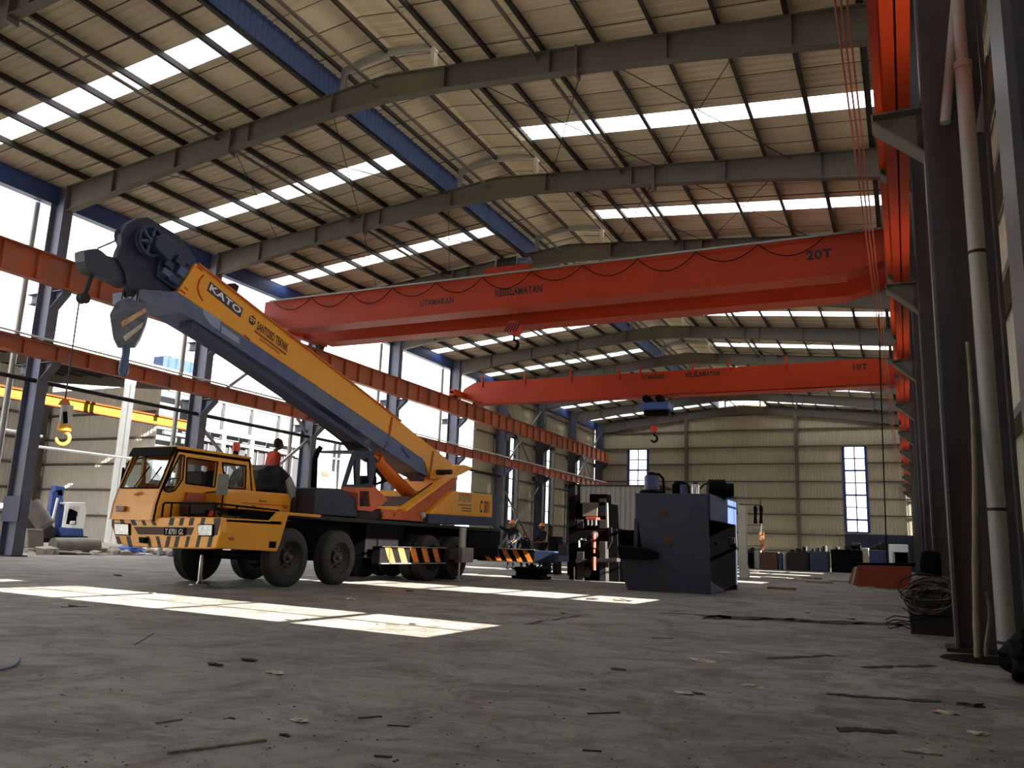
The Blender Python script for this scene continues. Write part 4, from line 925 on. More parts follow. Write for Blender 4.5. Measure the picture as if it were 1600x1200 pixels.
MB().tube([onx(153, 388, XB - 0.3), onx(190, 372, XB - 0.3), onx(197, 352, XB - 0.3)], 0.014, 6).build('stay_cable', M_ROPE, hdo)
MB().torus(onx(194, 372, XB - 0.25), (1, 0, 0), 0.15, 0.03, 20, 8).build('rope_guard', M_NAVY, hdo, smooth=True)
pc = onx(130, 466, XB - 0.3); MB().lathe(pc + V((0.05, 0, 0)), (-1, 0, 0), [(0, 0.03), (0, 0.085), (0.05, 0.07), (0.1, 0.085), (0.1, 0.03)], 18).beam(pc, onx(144, 427, XB - 0.3), 0.04, 0.06).build('auxiliary_pulley', M_DARK, hdo, smooth=True)
pc2 = onx(207, 459, XB - 0.25); MB().lathe(pc2 + V((0.1, 0, 0)), (-1, 0, 0), [(0, 0.03), (0, 0.09), (0.1, 0.075), (0.2, 0.09), (0.2, 0.03)], 18).build('lower_pulley', M_BLK, hdo, smooth=True)
# lift cylinder
a, b = onx(590, 722, -10.85), onx(646, 779, -10.85)
MB().cyl(a, b, 0.16, 20).lathe(a, (a - b), [(0, 0.16), (0.02, 0.19), (0.14, 0.19), (0.16, 0.12), (0.3, 0.1)], 20).build('lift_cylinder', mat('cylinder_orange', (214, 108, 36), 0.35, var=0.15, scale=4), T, smooth=True)
a2 = onx(566, 694, -10.85); MB().cyl(a, a2 + (a - a2) * 0.2, 0.08, 16).build('piston_rod', M_CHROME, T, smooth=True)
MB().prism(sx([(555, 694), (584, 712), (582, 722), (566, 712), (556, 703)], -10.75), (-0.2, 0, 0)).build('cylinder_bracket', M_RUST, T)
for dx in (0.0, -0.62): MB().tube([onx(640, 782, -10.5 + dx), onx(655, 770, -10.5 + dx), onx(675, 756, -10.5 + dx)], 0.03, 8).build('hydraulic_pipe', M_DARK, T)
MB().box(-11.45, -10.4, 16.6, 18.2, 1.42, 1.9).build('hoist_winch_housing', mat('dark_brown_steel', (74, 46, 34), 0.6), T, bevel=0.03)  # housing in one even dark brown

# outriggers
def striped_beam(p, q, zt, zb, th, par, nrm, n=5, lab=None):
    p, q = V(p), V(q); d = (q - p); L_ = d.length; d.normalize(); nrm = V(nrm)
    b = MB().prism([p + V((0, 0, zb)), q + V((0, 0, zb)), q + V((0, 0, zt)), p + V((0, 0, zt))], nrm * -th).build('outrigger_beam', M_BLK, par, bevel=0.01)
    h = zt - zb
    for k in range(n):
        s0 = L_ * (0.06 + k * 0.9 / n); w_ = L_ * 0.085; lean = h * 0.55
        pts = [p + d * s0 + V((0, 0, zt - 0.02)), p + d * (s0 + w_) + V((0, 0, zt - 0.02)), p + d * min(L_ * 0.99, s0 + w_ + lean) + V((0, 0, zb + 0.02)), p + d * (s0 + lean) + V((0, 0, zb + 0.02))]
        MB().prism([x + nrm * 0.004 for x in pts], nrm * -0.004).build('warning_stripe', mat('stripe_orange', (214, 118, 40), 0.55, var=0.25, scale=8), b)
    for z in (zt, zb): MB().beam(p + V((0, 0, z)) + nrm * 0.02, q + V((0, 0, z)) + nrm * 0.02, 0.05, 0.018).build('beam_edge', M_CHROME, b)
    return b
ob = striped_beam((-9.62, 14.15, 0), (-9.62, 16.75, 0), 0.74, 0.4, 0.2, T, (1, 0, 0))
MB().box(-9.72, -9.5, 16.75, 17.95, 0.48, 0.72).build('extension_arm', M_DARK, T, bevel=0.01)
lg = MB().lathe((-9.5, 17.35, 0.72), (0, 0, 1), [(0, 0.085), (0.5, 0.085)], 18).build('jack_cylinder', mat('pale_jack_paint', (190, 184, 176), 0.4, 0.2), T, smooth=True)
MB().box(-9.6, -9.4, 17.2, 17.75, 0.42, 0.76).build('jack_housing', M_CHROME, lg, bevel=0.01)
MB().lathe((-9.5, 17.25, 0.0), (0, 0, 1), [(0, 0.1), (0.03, 0.1), (0.05, 0.05), (0.12, 0.045), (0.12, 0.028), (0.5, 0.028)], 18).build('jack_ram', M_CHROME, lg, smooth=True)
ob2 = striped_beam((-10.6, 20.25, 0), (-8.9, 20.25, 0), 0.76, 0.42, 0.3, T, (0, -1, 0), lab='far')
MB().box(-8.9, -8.35, 20.28, 20.55, 0.44, 0.74).build('extension_arm', M_NAVY, T, bevel=0.01)
MB().box(-12.2, -10.6, 20.28, 20.52, 0.44, 0.74).build('extension_arm', M_BLK, T, bevel=0.01)
MB().lathe((-9.05, 20.42, 0.3), (0, 0, 1), [(0, 0.12), (0.06, 0.12), (0.06, 0.05), (0.15, 0.05)], 14).build('jack_foot', M_BLK, T, smooth=True)
# small front jack rod
MB().lathe((-10.95, 10.75, 0.0), (0, 0, 1), [(0, 0.17), (0.02, 0.17), (0.03, 0.06), (0.06, 0.035), (0.45, 0.035), (0.5, 0.03)], 16).build('front_jack', M_CHROME, T, smooth=True)

mb = MB()
for z0, z1, r0, r1 in ((0, 0.08, 0.42, 0.36), (0.08, 0.2, 0.33, 0.3), (0.2, 0.3, 0.38, 0.3)): mb.box(-9.05 - r0, -9.05 + r0, 20.42 - r1, 20.42 + r1, z0, z1)
tag(mb.build('jack_support_block', M_BLK, bevel=0.02), 'black stepped block under the rear outrigger jack', 'block')

# hook blocks of the truck crane
HN = V((0.75, -0.66, 0)).normalized(); HP = V((-10.85, 8.35, 4.2))
def sp_(pts, d=0.0): return [onp(a, b, HP + HN * d, HN) for a, b in pts]
mh = thing('hook_block', 'big grey hook block with pale warning bars hanging from the crane boom head', 'hook', HP)
blk = [(171, 491), (181, 472), (190, 467), (203, 465), (225, 475), (232, 487), (228, 504), (219, 527), (211, 539), (183, 539), (176, 525)]
bo = MB().prism(sp_(blk, 0.13), HN * -0.26).build('sheave_block', mat('hook_block_grey', (104, 106, 118), 0.45, 0.1, var=0.2, scale=6, dirt=(66, 66, 80), dscale=4), mh, bevel=0.02)
MB().prism(sp_([(189, 503), (227, 481), (229, 487), (191, 511)], 0.14), HN * -0.01).build('warning_bar', mat('bar_cream_orange', (206, 166, 112), 0.6, scale=14, var=0.3), bo)
MB().prism(sp_([(192, 526), (224, 503), (222, 511), (196, 533)], 0.14), HN * -0.01).build('warning_bar', mat('bar_cream', (192, 182, 166), 0.6, scale=14, var=0.2), bo)
MB().prism(sp_([(203, 468), (217, 471), (219, 479), (203, 476)], 0.15), HN * -0.03).build('cover_plate', M_STEELB, bo)
c = onp(196, 545, HP, HN)
hk = MB().tube([onp(x, y, HP, HN) for x, y in ((197, 536), (197, 548), (196, 560))], [0.06, 0.06, 0.055], 12)
hk.tube([onp(196, 558, HP, HN) + HN * a_ + V((0, 0, b__)) for a_, b__ in ((0, 0.03), (0.08, -0.03), (0.1, -0.12), (0.06, -0.2), (-0.02, -0.24), (-0.1, -0.18), (-0.12, -0.08))], [0.055, 0.06, 0.07, 0.075, 0.07, 0.045, 0.02], 10)
hk.build('hook', M_STEELB, mh, smooth=True)
rp_ = MB()
for x in (190, 197, 206, 213): rp_.cyl(onp(x, 470, HP, HN), onp(x + 3, 452, HP, HN) , 0.012, 6)
rp_.build('rope', M_ROPE, mh)

HP2 = V((-10.9, 7.45, 2.6)); HN2 = HN
ah = thing('ball_hook', 'small pale hook weight with gold hook hanging on one long rope from the boom nose', 'hook', HP2)
def s2(x, y): return onp(x, y, pc, HN)
tp, bt = s2(100.5, 633), s2(100, 672)
rad = (s2(90, 650) - s2(111, 650)).length / 2
bo = MB().lathe(bt, (0, 0, 1), [(0, rad), ((tp - bt).z, rad * 0.95)], 20).build('weight_body', mat('pale_weight_paint', (176, 174, 166), 0.45, var=0.15, scale=10), ah, smooth=True)
MB().lathe(bt + V((0, 0, -0.01)), (0, 0, 1), [(0, rad * 1.08), (0.09, rad * 1.08)], 20).build('gold_band', mat('gold_orange_paint', (224, 154, 48), 0.4), bo, smooth=True)
MB().lathe(tp, (0, 0, 1), [(0, rad), (0.06, rad * 0.7), (0.09, rad * 0.3)], 20).build('orange_cap', mat('cap_orange', (200, 104, 50), 0.5), bo, smooth=True)
hookc = s2(94.5, 684)
pts = [bt + V((0, 0, 0.02)), V((bt.x, bt.y, hookc.z + 0.12))]
hd_ = V((HN.y, -HN.x, 0)) * -1
for a_ in range(80, -200, -20): pts.append(V((bt.x, bt.y, hookc.z)) + hd_ * 0.085 * math.cos(math.radians(a_)) + V((0, 0, 0.09 * math.sin(math.radians(a_)))))
MB().tube(pts, [0.025] * 2 + [0.024] * (len(pts) - 3) + [0.008], 8).build('hook', mat('gold_orange_paint', (224, 154, 48)), ah, smooth=True)
MB().prism([p + HN * rad * 0.96 for p in (s2(99, 645), s2(106, 644), s2(107, 662), s2(100, 663))], HN * 0.01).build('dark_slot', M_BLK, bo)
MB().cyl(tp + V((0, 0, 0.05)), V((tp.x, tp.y, pc.z)), 0.011, 6).build('rope', M_ROPE, ah)

# ================================================================== inside the hall, right-hand side
def one(mb, name, m_, label, cat, group=None, kind=None, **kw):
    return tag(mb.build(name, m_, **kw), label, cat, group, kind)

# pipes and pole by the nearest right column
p0 = ony(1573, 1004, 9.2); p1 = V((p0.x, 9.2, ony(1508, 105, 9.2).z))
dp = thing('drain_pipe', 'thick pale grey drain pipe standing in front of the nearest right column', 'pipe', (p0.x, 9.2, 0))
M_PIPE = mat('scuffed_pipe_white', (150, 148, 142), 0.5, var=0.06, scale=3, dirt=(112, 100, 84), dscale=5, dlo=0.62, dhi=0.75)
MB().cyl((p0.x, 9.2, 0.0), p1, 0.08, 20).build('pipe', M_PIPE, dp, smooth=True)
for z in (0.12, 1.35, 3.95): 
    c = V((p0.x, 9.2, 0)).lerp(p1, z / p1.z); MB().cyl(c, c + V((0, 0, 0.03)), 0.086, 20).build('clamp', M_DARK, dp, smooth=True)
c = p1; MB().cyl(c - V((0, 0, 0.02)), c + V((0, 0, 0.06)), 0.088, 20).build('coupling', M_PIPE, dp, smooth=True)
MB().tube([c, c + V((0.0, 0, 0.8)), c + V((-0.02, 0, 2.5))], 0.06, 14).build('upper_pipe', M_PIPE, dp, smooth=True)
for a, b, lab in ((ony(1494, 0, 9.35), ony(1477, 192, 9.35), 'slanting pale pipe running down to the bracket of the nearest right column'),
                  (ony(1541, 90, 9.6) + V((0.05, 0, 0)), ony(1532, 208, 9.6), 'short slanting pipe behind the thick drain pipe')):
    one(MB().cyl(a, b, 0.055, 14), 'pipe_brace', M_PIPE, lab, 'pipe', smooth=True)
def bamboo(a, b, r, lab):
    m_ = MB(); n = 22; a, b = V(a), V(b); pts = []; rr_ = []
    for k in range(n + 1):
        t_ = k / n; p = a.lerp(b, t_) + V((0.02 * math.sin(t_ * 5), 0.0, 0))
        pts.append(p); rr_.append(r * (1.15 if k % 4 == 0 else 1.0) * (0.85 + 0.3 * t_))
    m_.tube(pts, rr_, 10); return one(m_, 'bamboo_pole', mat('bamboo', (120, 104, 84), 0.6, var=0.2, scale=8), lab, 'pole', smooth=True)
bamboo(ony(1512, 535, 9.33), onz(1531, 1028, 0.03), 0.023, 'long pale bamboo pole leaning on the nearest right column')
bamboo(ony(1541, 925, 8.8), onz(1545, 1026, 0.03), 0.015, 'short bamboo stick standing beside the long bamboo pole')
m_ = MB(); c = onz(1538, 1032); m_.lathe(c + V((0, 0, 0.001)), (0, 0, 1), [(0, 0.36), (0.012, 0.34), (0.014, 0.02)], 28)
one(m_, 'drain_cover', M_BLK, 'round black cover on the floor at the foot of the bamboo pole', 'cover')
c = onz(1596, 1068); m_ = MB(); m_.ball(c + V((0.1, 0.08, 0.17)), 0.2, 36, (1, 1.2, 0.95), 0.35)
one(m_, 'black_sack', M_BLK, 'lumpy black sack on the floor at the right edge of the view', 'sack', smooth=True)

# welding set wrapped in cables
ws = thing('welding_set', 'dark welding machine wrapped in a heap of grey cables by the right wall', 'machine', (0.1, 11.3, 0))
MB().prism(sy([(1420, 962), (1498, 966), (1498, 1000), (1424, 1003)], 11.2), (0, 0.9, 0)).build('machine_body', M_DARK, ws, bevel=0.02)
MB().prism(sy([(1424, 905), (1440, 900), (1488, 903), (1500, 925), (1500, 966), (1418, 962), (1418, 925)], 11.25), (0, 0.8, 0)).build('machine_cover', mat('dusty_cover', (62, 58, 56), 0.7, var=0.2, scale=8), ws, bevel=0.05)
for k in range(4): c = ony(1428 + 20 * k, 1003, 11.3); MB().cyl((c.x - 0.03, 11.3, 0.06), (c.x + 0.03, 11.3, 0.06), 0.06, 14).build('caster', M_BLK, ws, smooth=True)
M_CABLE = mat('grey_cable', (88, 82, 76), 0.6, var=0.25, scale=9)
r3 = random.Random(3)
for k in range(26):
    cx, cy = 1455 + r3.uniform(-14, 14), 925 + r3.uniform(-10, 14); rx, ry = r3.uniform(28, 44), r3.uniform(8, 26); a0 = r3.uniform(0, 6.28); n = 20; sp_n = r3.uniform(0.55, 0.95) * 6.28
    pts = [ony(cx + rx * math.cos(a0 + sp_n * j / n), cy + ry * math.sin(a0 + sp_n * j / n), 11.2 - 0.05 * r3.random() - 0.02 * k % 0.1) for j in range(n + 1)]
    MB().tube(pts, r3.choice((0.006, 0.008, 0.01)), 6).build('cable', M_CABLE if k % 3 else M_DARK, ws)
for k in range(2):
    pts = [ony(x, y + 6 * k, 11.0 - 0.1 * k) for x, y in ((1452, 958), (1420, 965), (1398, 962), (1384, 968), (1390, 975 + k), (1410, 972), (1422, 976))]
    MB().tube(pts, 0.007, 6).build('cable', M_BLK, ws)
one(MB().prism(sy([(1438, 862), (1444, 860), (1462, 860), (1470, 863), (1472, 890), (1471, 906), (1436, 906), (1436, 880)], 11.5), (0, 0.35, 0)), 'black_drum', M_BLK, 'black drum standing on top of the cable-wrapped welding machine', 'drum', bevel=0.04)
st = thing('steel_stand', 'low dark steel stand between the welding machine and the drain pipe', 'stand', ony(1528, 1000, 9.9))
MB().prism(sy([(1505, 960), (1560, 967), (1560, 972), (1505, 966)], 9.8), (0, 0.3, 0)).build('stand_top', M_RAFT, st)
MB().prism(sy([(1506, 966), (1558, 972), (1558, 1002), (1500, 998)], 9.95), (0, 0.25, 0)).build('stand_body', M_BLK, st)

# floor pit strip and slab cracks
def ribbon(pts, w0, lab, m_, name='floor_crack', cat='crack', kind=None, z=0.004):
    mb = MB(); L_ = []; R__ = []
    for k, p in enumerate(pts):
        p = V(p); d = (V(pts[min(k + 1, len(pts) - 1)]) - V(pts[max(k - 1, 0)])).normalized(); n_ = V((-d.y, d.x, 0)); w_ = w0 * r3.uniform(0.35, 1.3)
        L_.append(p + n_ * w_ + V((0, 0, z))); R__.append(p - n_ * w_ + V((0, 0, z)))
    n = len(pts); mb.add(L_ + R__, [(i, n + i, n + i + 1, i + 1) for i in range(n - 1)])
    return one(mb, name, m_, lab, cat)
M_CRK = mat('dark_crack', (30, 26, 23), 0.9, var=0.3, scale=20)
def pxline(a, b, n): return [onz(a[0] + (b[0] - a[0]) * k / n + r3.uniform(-1.5, 1.5), a[1] + (b[1] - a[1]) * k / n + r3.uniform(-1.2, 1.2)) for k in range(n + 1)]
ribbon(pxline((1098, 963), (1240, 969), 16), 0.36, 'broken black slot in the slab to the right of the navy tank, its left half', M_CRK)
ribbon(pxline((1246, 971), (1415, 977), 16), 0.24, 'broken black slot in the slab running to the welding machine, its right half', M_CRK)
ribbon(pxline((818, 976), (905, 962), 12), 0.03, 'thin ragged crack in the slab beyond the nearest sun patch', M_CRK)
for k, (a, b) in enumerate((((1290, 1085), (1470, 1097)), ((1350, 1043), (1460, 1041)), ((1200, 1030), (1300, 1025)), ((1310, 1140), (1400, 1144)))):
    ribbon(pxline(a, b, 14), 0.05, ['long dark dirt streak on the floor at lower right, lowest but one', 'dark dirt streak nearest the round cover', 'dark ragged streak right of the white rags', 'short dark streak closest to the bottom right'][k], M_CRK, 'dirt_streak', 'dirt')

# litter on the floor
LIT = [(1095, 1034, 0.09, 'w'), (1130, 1021, 0.05, 'w'), (1172, 1073, 0.06, 'w'), (966, 1047, 0.05, 'b'), (1070, 1085, 0.05, 'w'), (1092, 1085, 0.05, 'd'), (910, 1078, 0.03, 'd'), (925, 937, 0.12, 'd'), (971, 939, 0.16, 'g'),
       (430, 1053, 0.06, 'w'), (468, 1128, 0.05, 'w'), (360, 1123, 0.03, 'd'), (445, 1150, 0.04, 'd'), (335, 1040, 0.08, 'd'), (390, 1033, 0.08, 'd'), (545, 937, 0.1, 'w'), (595, 976, 0.05, 'w'), (645, 976, 0.07, 'd'), (453, 969, 0.06, 'w'), (480, 968, 0.04, 'w'),
       (185, 900, 0.12, 'd'), (115, 948, 0.08, 'd'), (240, 928, 0.06, 'w'), (1520, 1104, 0.07, 'b'), (1475, 1115, 0.06, 'w'), (1530, 1148, 0.05, 'w'), (1440, 1177, 0.06, 'w'), (1330, 968, 0.08, 'd'), (880, 959, 0.06, 'd'), (1262, 958, 0.05, 'd'), (98, 1086, 0.02, 'd'), (190, 1060, 0.02, 'd'), (640, 924, 0.09, 'd')]
LW_ = {'w': ('pale crumpled paper scrap', (182, 174, 162)), 'd': ('dark chip of debris', (52, 44, 38)), 'b': ('brown chip of wood', (72, 60, 48)), 'g': ('grey brick fragment', (120, 110, 98))}
for k, (x, y, s_, c_) in enumerate(LIT):
    p = onz(x, y); mb = MB(); s_ *= 0.62 if c_ == 'd' else 0.85; mb.ball(p + V((0, 0, s_ * 0.14)), s_, 12, (1.25, 0.5, 0.2), 1.1)
    near = 'near the front left' if x < 800 and y > 1000 else 'beside the sun patches' if x < 900 else 'on the open floor at right'
    one(mb, 'floor_scrap', mat('scrap_' + c_, LW_[c_][1], 0.85, var=0.2, scale=12), '%s %s, %s' % (LW_[c_][0], near, 'further back' if y < 980 else 'close by'), 'debris', 'scraps on the floor: %s %s %s' % (c_, near, y < 980))
STK = [((262, 1178), (415, 1158), 0.018), ((560, 1123), (596, 1120), 0.012), ((605, 1134), (640, 1136), 0.01), ((918, 1116), (968, 1114), 0.012), ((1018, 997), (1052, 998), 0.012), ((244, 1131), (284, 1125), 0.012), ((585, 1182), (612, 1184), 0.012), ((590, 976), (625, 977), 0.014),
       ((95, 949), (138, 948), 0.012), ((1030, 958), (1100, 961), 0.01), ((210, 1008), (240, 990), 0.008), ((910, 1173), (940, 1175), 0.012)]
for k, (a, b, r_) in enumerate(STK):
    p, q = onz(*a), onz(*b); one(MB().beam(p + V((0, 0, r_ * 0.3)), q + V((0, 0, r_ * 0.3)), r_ * 1.3, r_ * 0.5), 'wood_sliver', mat('wood_sliver', (112, 100, 88), 0.85, var=0.5, scale=14) if k in (0, 5) else mat('dark_sliver', (66, 56, 48), 0.85, var=0.4, scale=14),
        ['longest pale wooden sliver on the floor at the bottom left', 'thin dark sliver in the bottom middle', 'small thin sliver right of the one in the bottom middle', 'dark splinter lying below the centre right', 'thin stick on the floor in front of the slab slot', 'pale sliver at lower left on the tyre tracks', 'short dark sliver near the bottom edge', 'red-tipped stick inside the near sun patch',
         'thin rod left of the near sun patch', 'thin rod lying in front of the navy tank', 'bent wire crossing the faint tyre track', 'splinter near the bottom centre'][k], 'stick')
m_ = MB(); 
for k in range(260):
    x = rnd.uniform(60, 1600); y = 1200 - 215 * rnd.random() ** 1.4
    p = onz(x, y); s_ = rnd.uniform(0.003, 0.008); m_.ball(p + V((0, 0, s_ * 0.3)), s_, 5, (1.4, 0.8, 0.5), 0.5)
one(m_, 'floor_grit', mat('grit', (70, 60, 50), 0.9, var=0.4, scale=30), 'scattered dark grit and crumbs over the near floor', 'grit', kind='stuff')

# navy press tank
px_ = thing('press_tank', 'big navy steel press body with an open dark side, standing mid hall', 'machine', (-4.5, 19, 0))
M_TANK = mat('tank_navy', (36, 44, 68), 0.5, var=0.15, scale=1.2, dirt=(42, 40, 42), dscale=1.5)
Yt = 17.74; Xr_ = onz(1110, 929).x; Xl_ = ony(991, 771, Yt).x; Zt = ony(1105, 771, Yt).z; Yb_ = 20.8; zo = onx(1108, 812, Xr_).z
front = sy([(991.5, 771), (1104.7, 771.5), (1110.5, 929.5), (981, 925), (974, 905), (971.5, 877), (1005, 874)], Yt)
for p in front:
    p.z = max(p.z, 0.0)
body = MB().prism(front, (0, 0.08, 0)).build('front_plate', M_TANK, px_, bevel=0.01)
MB().box(Xl_, Xr_, Yt + 0.08, Yb_, zo, Zt).build('top_beam', mat('tank_blue', (46, 60, 100), 0.42, var=0.12, scale=2), px_, bevel=0.01)
MB().box(Xl_, Xr_, Yb_ - 0.08, Yb_, 0, zo).build('back_plate', M_TANK, px_)
MB().box(Xl_ - 0.02, Xl_ + 0.06, Yt + 0.08, Yb_ - 0.08, 0, zo).build('left_plate', M_TANK, px_)
MB().box(Xl_ + 0.07, Xr_ - 0.02, Yt + 0.081, Yt + 0.1, 0.01, zo).box(Xl_ + 0.07, Xr_ - 0.02, Yb_ - 0.11, Yb_ - 0.081, 0.01, zo).box(Xl_ + 0.061, Xl_ + 0.08, Yt + 0.08, Yb_ - 0.08, 0.01, zo).box(Xl_ + 0.07, Xr_ - 0.05, Yt + 0.1, Yb_ - 0.1, 0.005, 0.02).box(Xl_ + 0.07, Xr_ - 0.05, Yt + 0.1, Yb_ - 0.1, zo - 0.02, zo - 0.001).build('shade_lining', M_BLK, px_)  # black plates imitate the shade inside the open body
MB().prism([(Xr_, Yt + 0.1, 0.02), (Xr_, Yt + 1.6, 0.02), (Xr_ - 0.1, Yt + 0.1, 0.32)], (-1.2, 0, 0)).build('floor_ramp', M_TANK, px_)
MB().lathe(onx(1118, 849, Xr_ + 0.05), (0, 1, 0), [(0, 0.02), (0, 0.035), (0.9, 0.035), (0.9, 0.02)], 10).build('locking_bar', M_BLK, px_, smooth=True)
MB().box(Xr_ - 0.02, Xr_ + 0.12, 19.9, 20.1, 1.0, 1.22).build('handle', M_BLK, px_, bevel=0.02)
for x, y, r_ in ((1038, 801, 0.09), (1044, 847, 0.12)):
    c = ony(x, y, Yt); MB().lathe(c + V((0, 0.004, 0)), (0, -1, 0), [(0, r_), (0.01, r_ * 0.9), (0.012, 0.0)], 18).build('rusty_port_cover', mat('rust_patch', (72, 48, 34), 0.8, var=0.3, scale=20), px_, smooth=True)
Ym = 18.6
def vcyl(x0, x1, y0, y1, nm, M, par, Y_=Ym):
    a, b = ony(x0, y1, Y_), ony(x1, y1, Y_); t_ = ony(x0, y0, Y_); r_ = (b.x - a.x) / 2; c = V(((a.x + b.x) / 2, Y_, max(min(a.z, b.z), 0)))
    return MB().lathe(c, (0, 0, 1), [(0, r_), (max(t_.z - c.z, 0.05) - 0.03, r_), (max(t_.z - c.z, 0.05), r_ * 0.85)], 24).build(nm, M, par, smooth=True)
def seat(o):   # let a machine part reach down to the top of the tank
    return o
c1 = vcyl(1007, 1029, 743, 772, 'hydraulic_cylinder', mat('tank_blue', (46, 60, 100)), px_)
vcyl(1000, 1036, 766, 776, 'cylinder_flange', M_BLK, px_)
MB().box(*[ony(1003, 760, Ym).x, ony(1034, 760, Ym).x, Ym - 0.2, Ym + 0.2, Zt - 0.0, Zt + 0.05]).build('mounting_pad', M_BLK, px_)
vcyl(1012, 1024, 738, 744, 'cylinder_cap', M_BLK, px_)
MB().tube([ony(x, y, Ym) for x, y in ((1022, 741), (1030, 741), (1036, 748), (1037, 760), (1038, 774))], 0.03, 8).build('hose', M_BLK, px_, smooth=True)
vcyl(1050, 1062, 756, 776, 'hydraulic_cylinder', M_BLK, px_); vcyl(1062, 1074, 757, 776, 'hydraulic_cylinder', mat('tank_blue', (46, 60, 100)), px_); vcyl(1053, 1070, 752, 757, 'cylinder_cap', M_BLK, px_)
MB().tube([ony(x, y, Ym) for x, y in ((1063, 755), (1071, 755), (1076, 760), (1077, 772))], 0.025, 8).build('hose', M_BLK, px_, smooth=True)
vcyl(1079, 1094, 757, 776, 'gauge_pot', M_CHROME, px_); vcyl(1083, 1090, 753, 758, 'pot_lid', M_DARK, px_)
mt = ony(1104, 765, 19.2); mtr = MB().lathe(mt, (1, 0.3, 0), [(0, 0.14), (0.04, 0.23), (0.42, 0.23), (0.46, 0.16), (0.6, 0.16)], 22).build('motor', M_BLK, px_, smooth=True)
for k in range(6): MB().lathe(mt + V((0.06 + 0.06 * k, 0.018 + 0.018 * k, 0)), (1, 0.3, 0), [(0, 0.25), (0.02, 0.25)], 22).build('cooling_fin', M_BLK, mtr)
MB().box(mt.x - 0.1, mt.x + 0.6, 19.0, 19.6, Zt, mt.z - 0.16).build('motor_base', M_BLK, px_)
MB().tube([ony(x, y, 18.9) for x, y in ((1094, 764), (1100, 757), (1108, 755), (1112, 762))], 0.02, 6).build('hose', M_BLK, px_)
one(MB().prism([V((p.x, p.y, max(p.z, 0))) for p in sy([(964, 852), (1000, 856), (1013, 860), (1019.5, 866), (1018, 874), (1008, 875), (966, 873)], 17.2)], (0, 0.55, 0)), 'steel_arm', M_BLK, 'black steel arm jutting in front of the navy press body', 'arm', bevel=0.03)

# older dark press to its left
M_STRUT = mat('strut_red', (128, 44, 24), 0.6)
op = thing('forging_press', 'old dark forging press with a red hydraulic strut, left of the navy tank', 'machine', (-7.5, 21.5, 0))
Yp = 21.5
def pbox(q, nm, M, d=0.8, Y_=Yp, bev=0.01, par=None):
    return MB().prism([V((p.x, p.y, max(p.z, 0.0))) for p in sy(q, Y_)], (0, d, 0)).build(nm, M, par or op, bevel=bev)
pbox([(888, 756), (899, 755), (900, 909), (889, 909)], 'upright', M_BLK, 0.4)
pbox([(899, 830), (964, 826), (968, 909), (899, 910)], 'press_bed', M_BLK, 1.4)
pbox([(900, 786), (948, 786), (950, 832), (900, 834)], 'press_head', M_BLK, 1.0, Yp + 0.2)
pbox([(910, 785), (934, 785), (933, 807), (910, 807)], 'head_plate', mat('dull_brown_steel', (92, 84, 72), 0.6), 0.1)
pbox([(912, 846), (924, 842), (930, 872), (906, 874)], 'lever_housing', M_BLK, 0.2, Yp - 0.2)
pbox([(915, 808), (932, 808), (932, 812), (915, 812)], 'red_cap', M_STRUT, 0.3, Yp - 0.3)
for x in (917, 923, 929): pbox([(x, 812), (x + 3, 812), (x + 3, 821), (x, 822)], 'spring', M_CHROME, 0.06, Yp - 0.3)
for y0, y1 in ((834, 856), (858, 864), (870, 891)): 
    a, b = ony(928, y0, Yp - 0.35), ony(928, y1, Yp - 0.35); MB().cyl(a, b, 0.055 if y1 - y0 > 8 else 0.035, 12).build('red_strut', M_STRUT, op, smooth=True)
MB().tube([ony(x, y, Yp - 0.2) for x, y in ((905, 855), (905, 845), (908, 843), (916, 843))], 0.03, 8).build('pale_bracket', mat('pale_steel', (170, 168, 160), 0.5), op)
pbox([(955, 824), (956, 845), (950, 858), (946, 857), (950, 842), (950, 824)], 'guide_bar', M_BLK, 0.1, Yp - 0.1)
pbox([(950, 830), (990, 828), (990, 860), (952, 862)], 'rear_housing', M_BLK, 1.2, Yp + 0.4)
pbox([(946, 785), (949, 785), (950, 825), (947, 825)], 'guide_rod', M_RAFT, 0.1)
MB().cyl(ony(897.5, 886, Yp - 0.3), V((ony(897.5, 900, Yp - 0.3).x, Yp - 0.3, 0)), 0.025, 8).build('pale_leg', M_CHROME, op)
for q, nm, M, Y_, d_ in (([(901, 862), (912, 862), (912, 908), (901, 908)], 'front_leg', M_DARK, Yp - 0.25, 0.25), ([(936, 846), (946, 846), (947, 908), (937, 908)], 'front_leg', M_DARK, Yp - 0.25, 0.25),
        ([(899, 874), (964, 872), (964, 878), (899, 880)], 'cross_beam', M_DARK, Yp - 0.35, 0.3), ([(934, 790), (946, 790), (946, 806), (934, 806)], 'side_box', M_NAVY, Yp + 0.1, 0.2),
        ([(936, 812), (947, 812), (947, 826), (936, 826)], 'valve_block', M_DARK, Yp + 0.0, 0.2), ([(901, 812), (911, 812), (911, 826), (901, 826)], 'valve_block', M_DARK, Yp + 0.0, 0.2),
        ([(921, 772), (948, 772), (948, 786), (921, 786)], 'top_frame', M_BLK, Yp + 0.5, 0.4), ([(936, 779), (945, 779), (945, 785), (936, 785)], 'pale_motor', M_RAFT, Yp + 0.35, 0.15),
        ([(950, 860), (988, 858), (988, 866), (950, 868)], 'slide_rail', M_DARK, Yp + 0.1, 0.25), ([(954, 868), (962, 868), (962, 908), (954, 908)], 'rear_leg', M_DARK, Yp + 0.1, 0.3)):
    pbox(q, nm, M, d_, Y_)
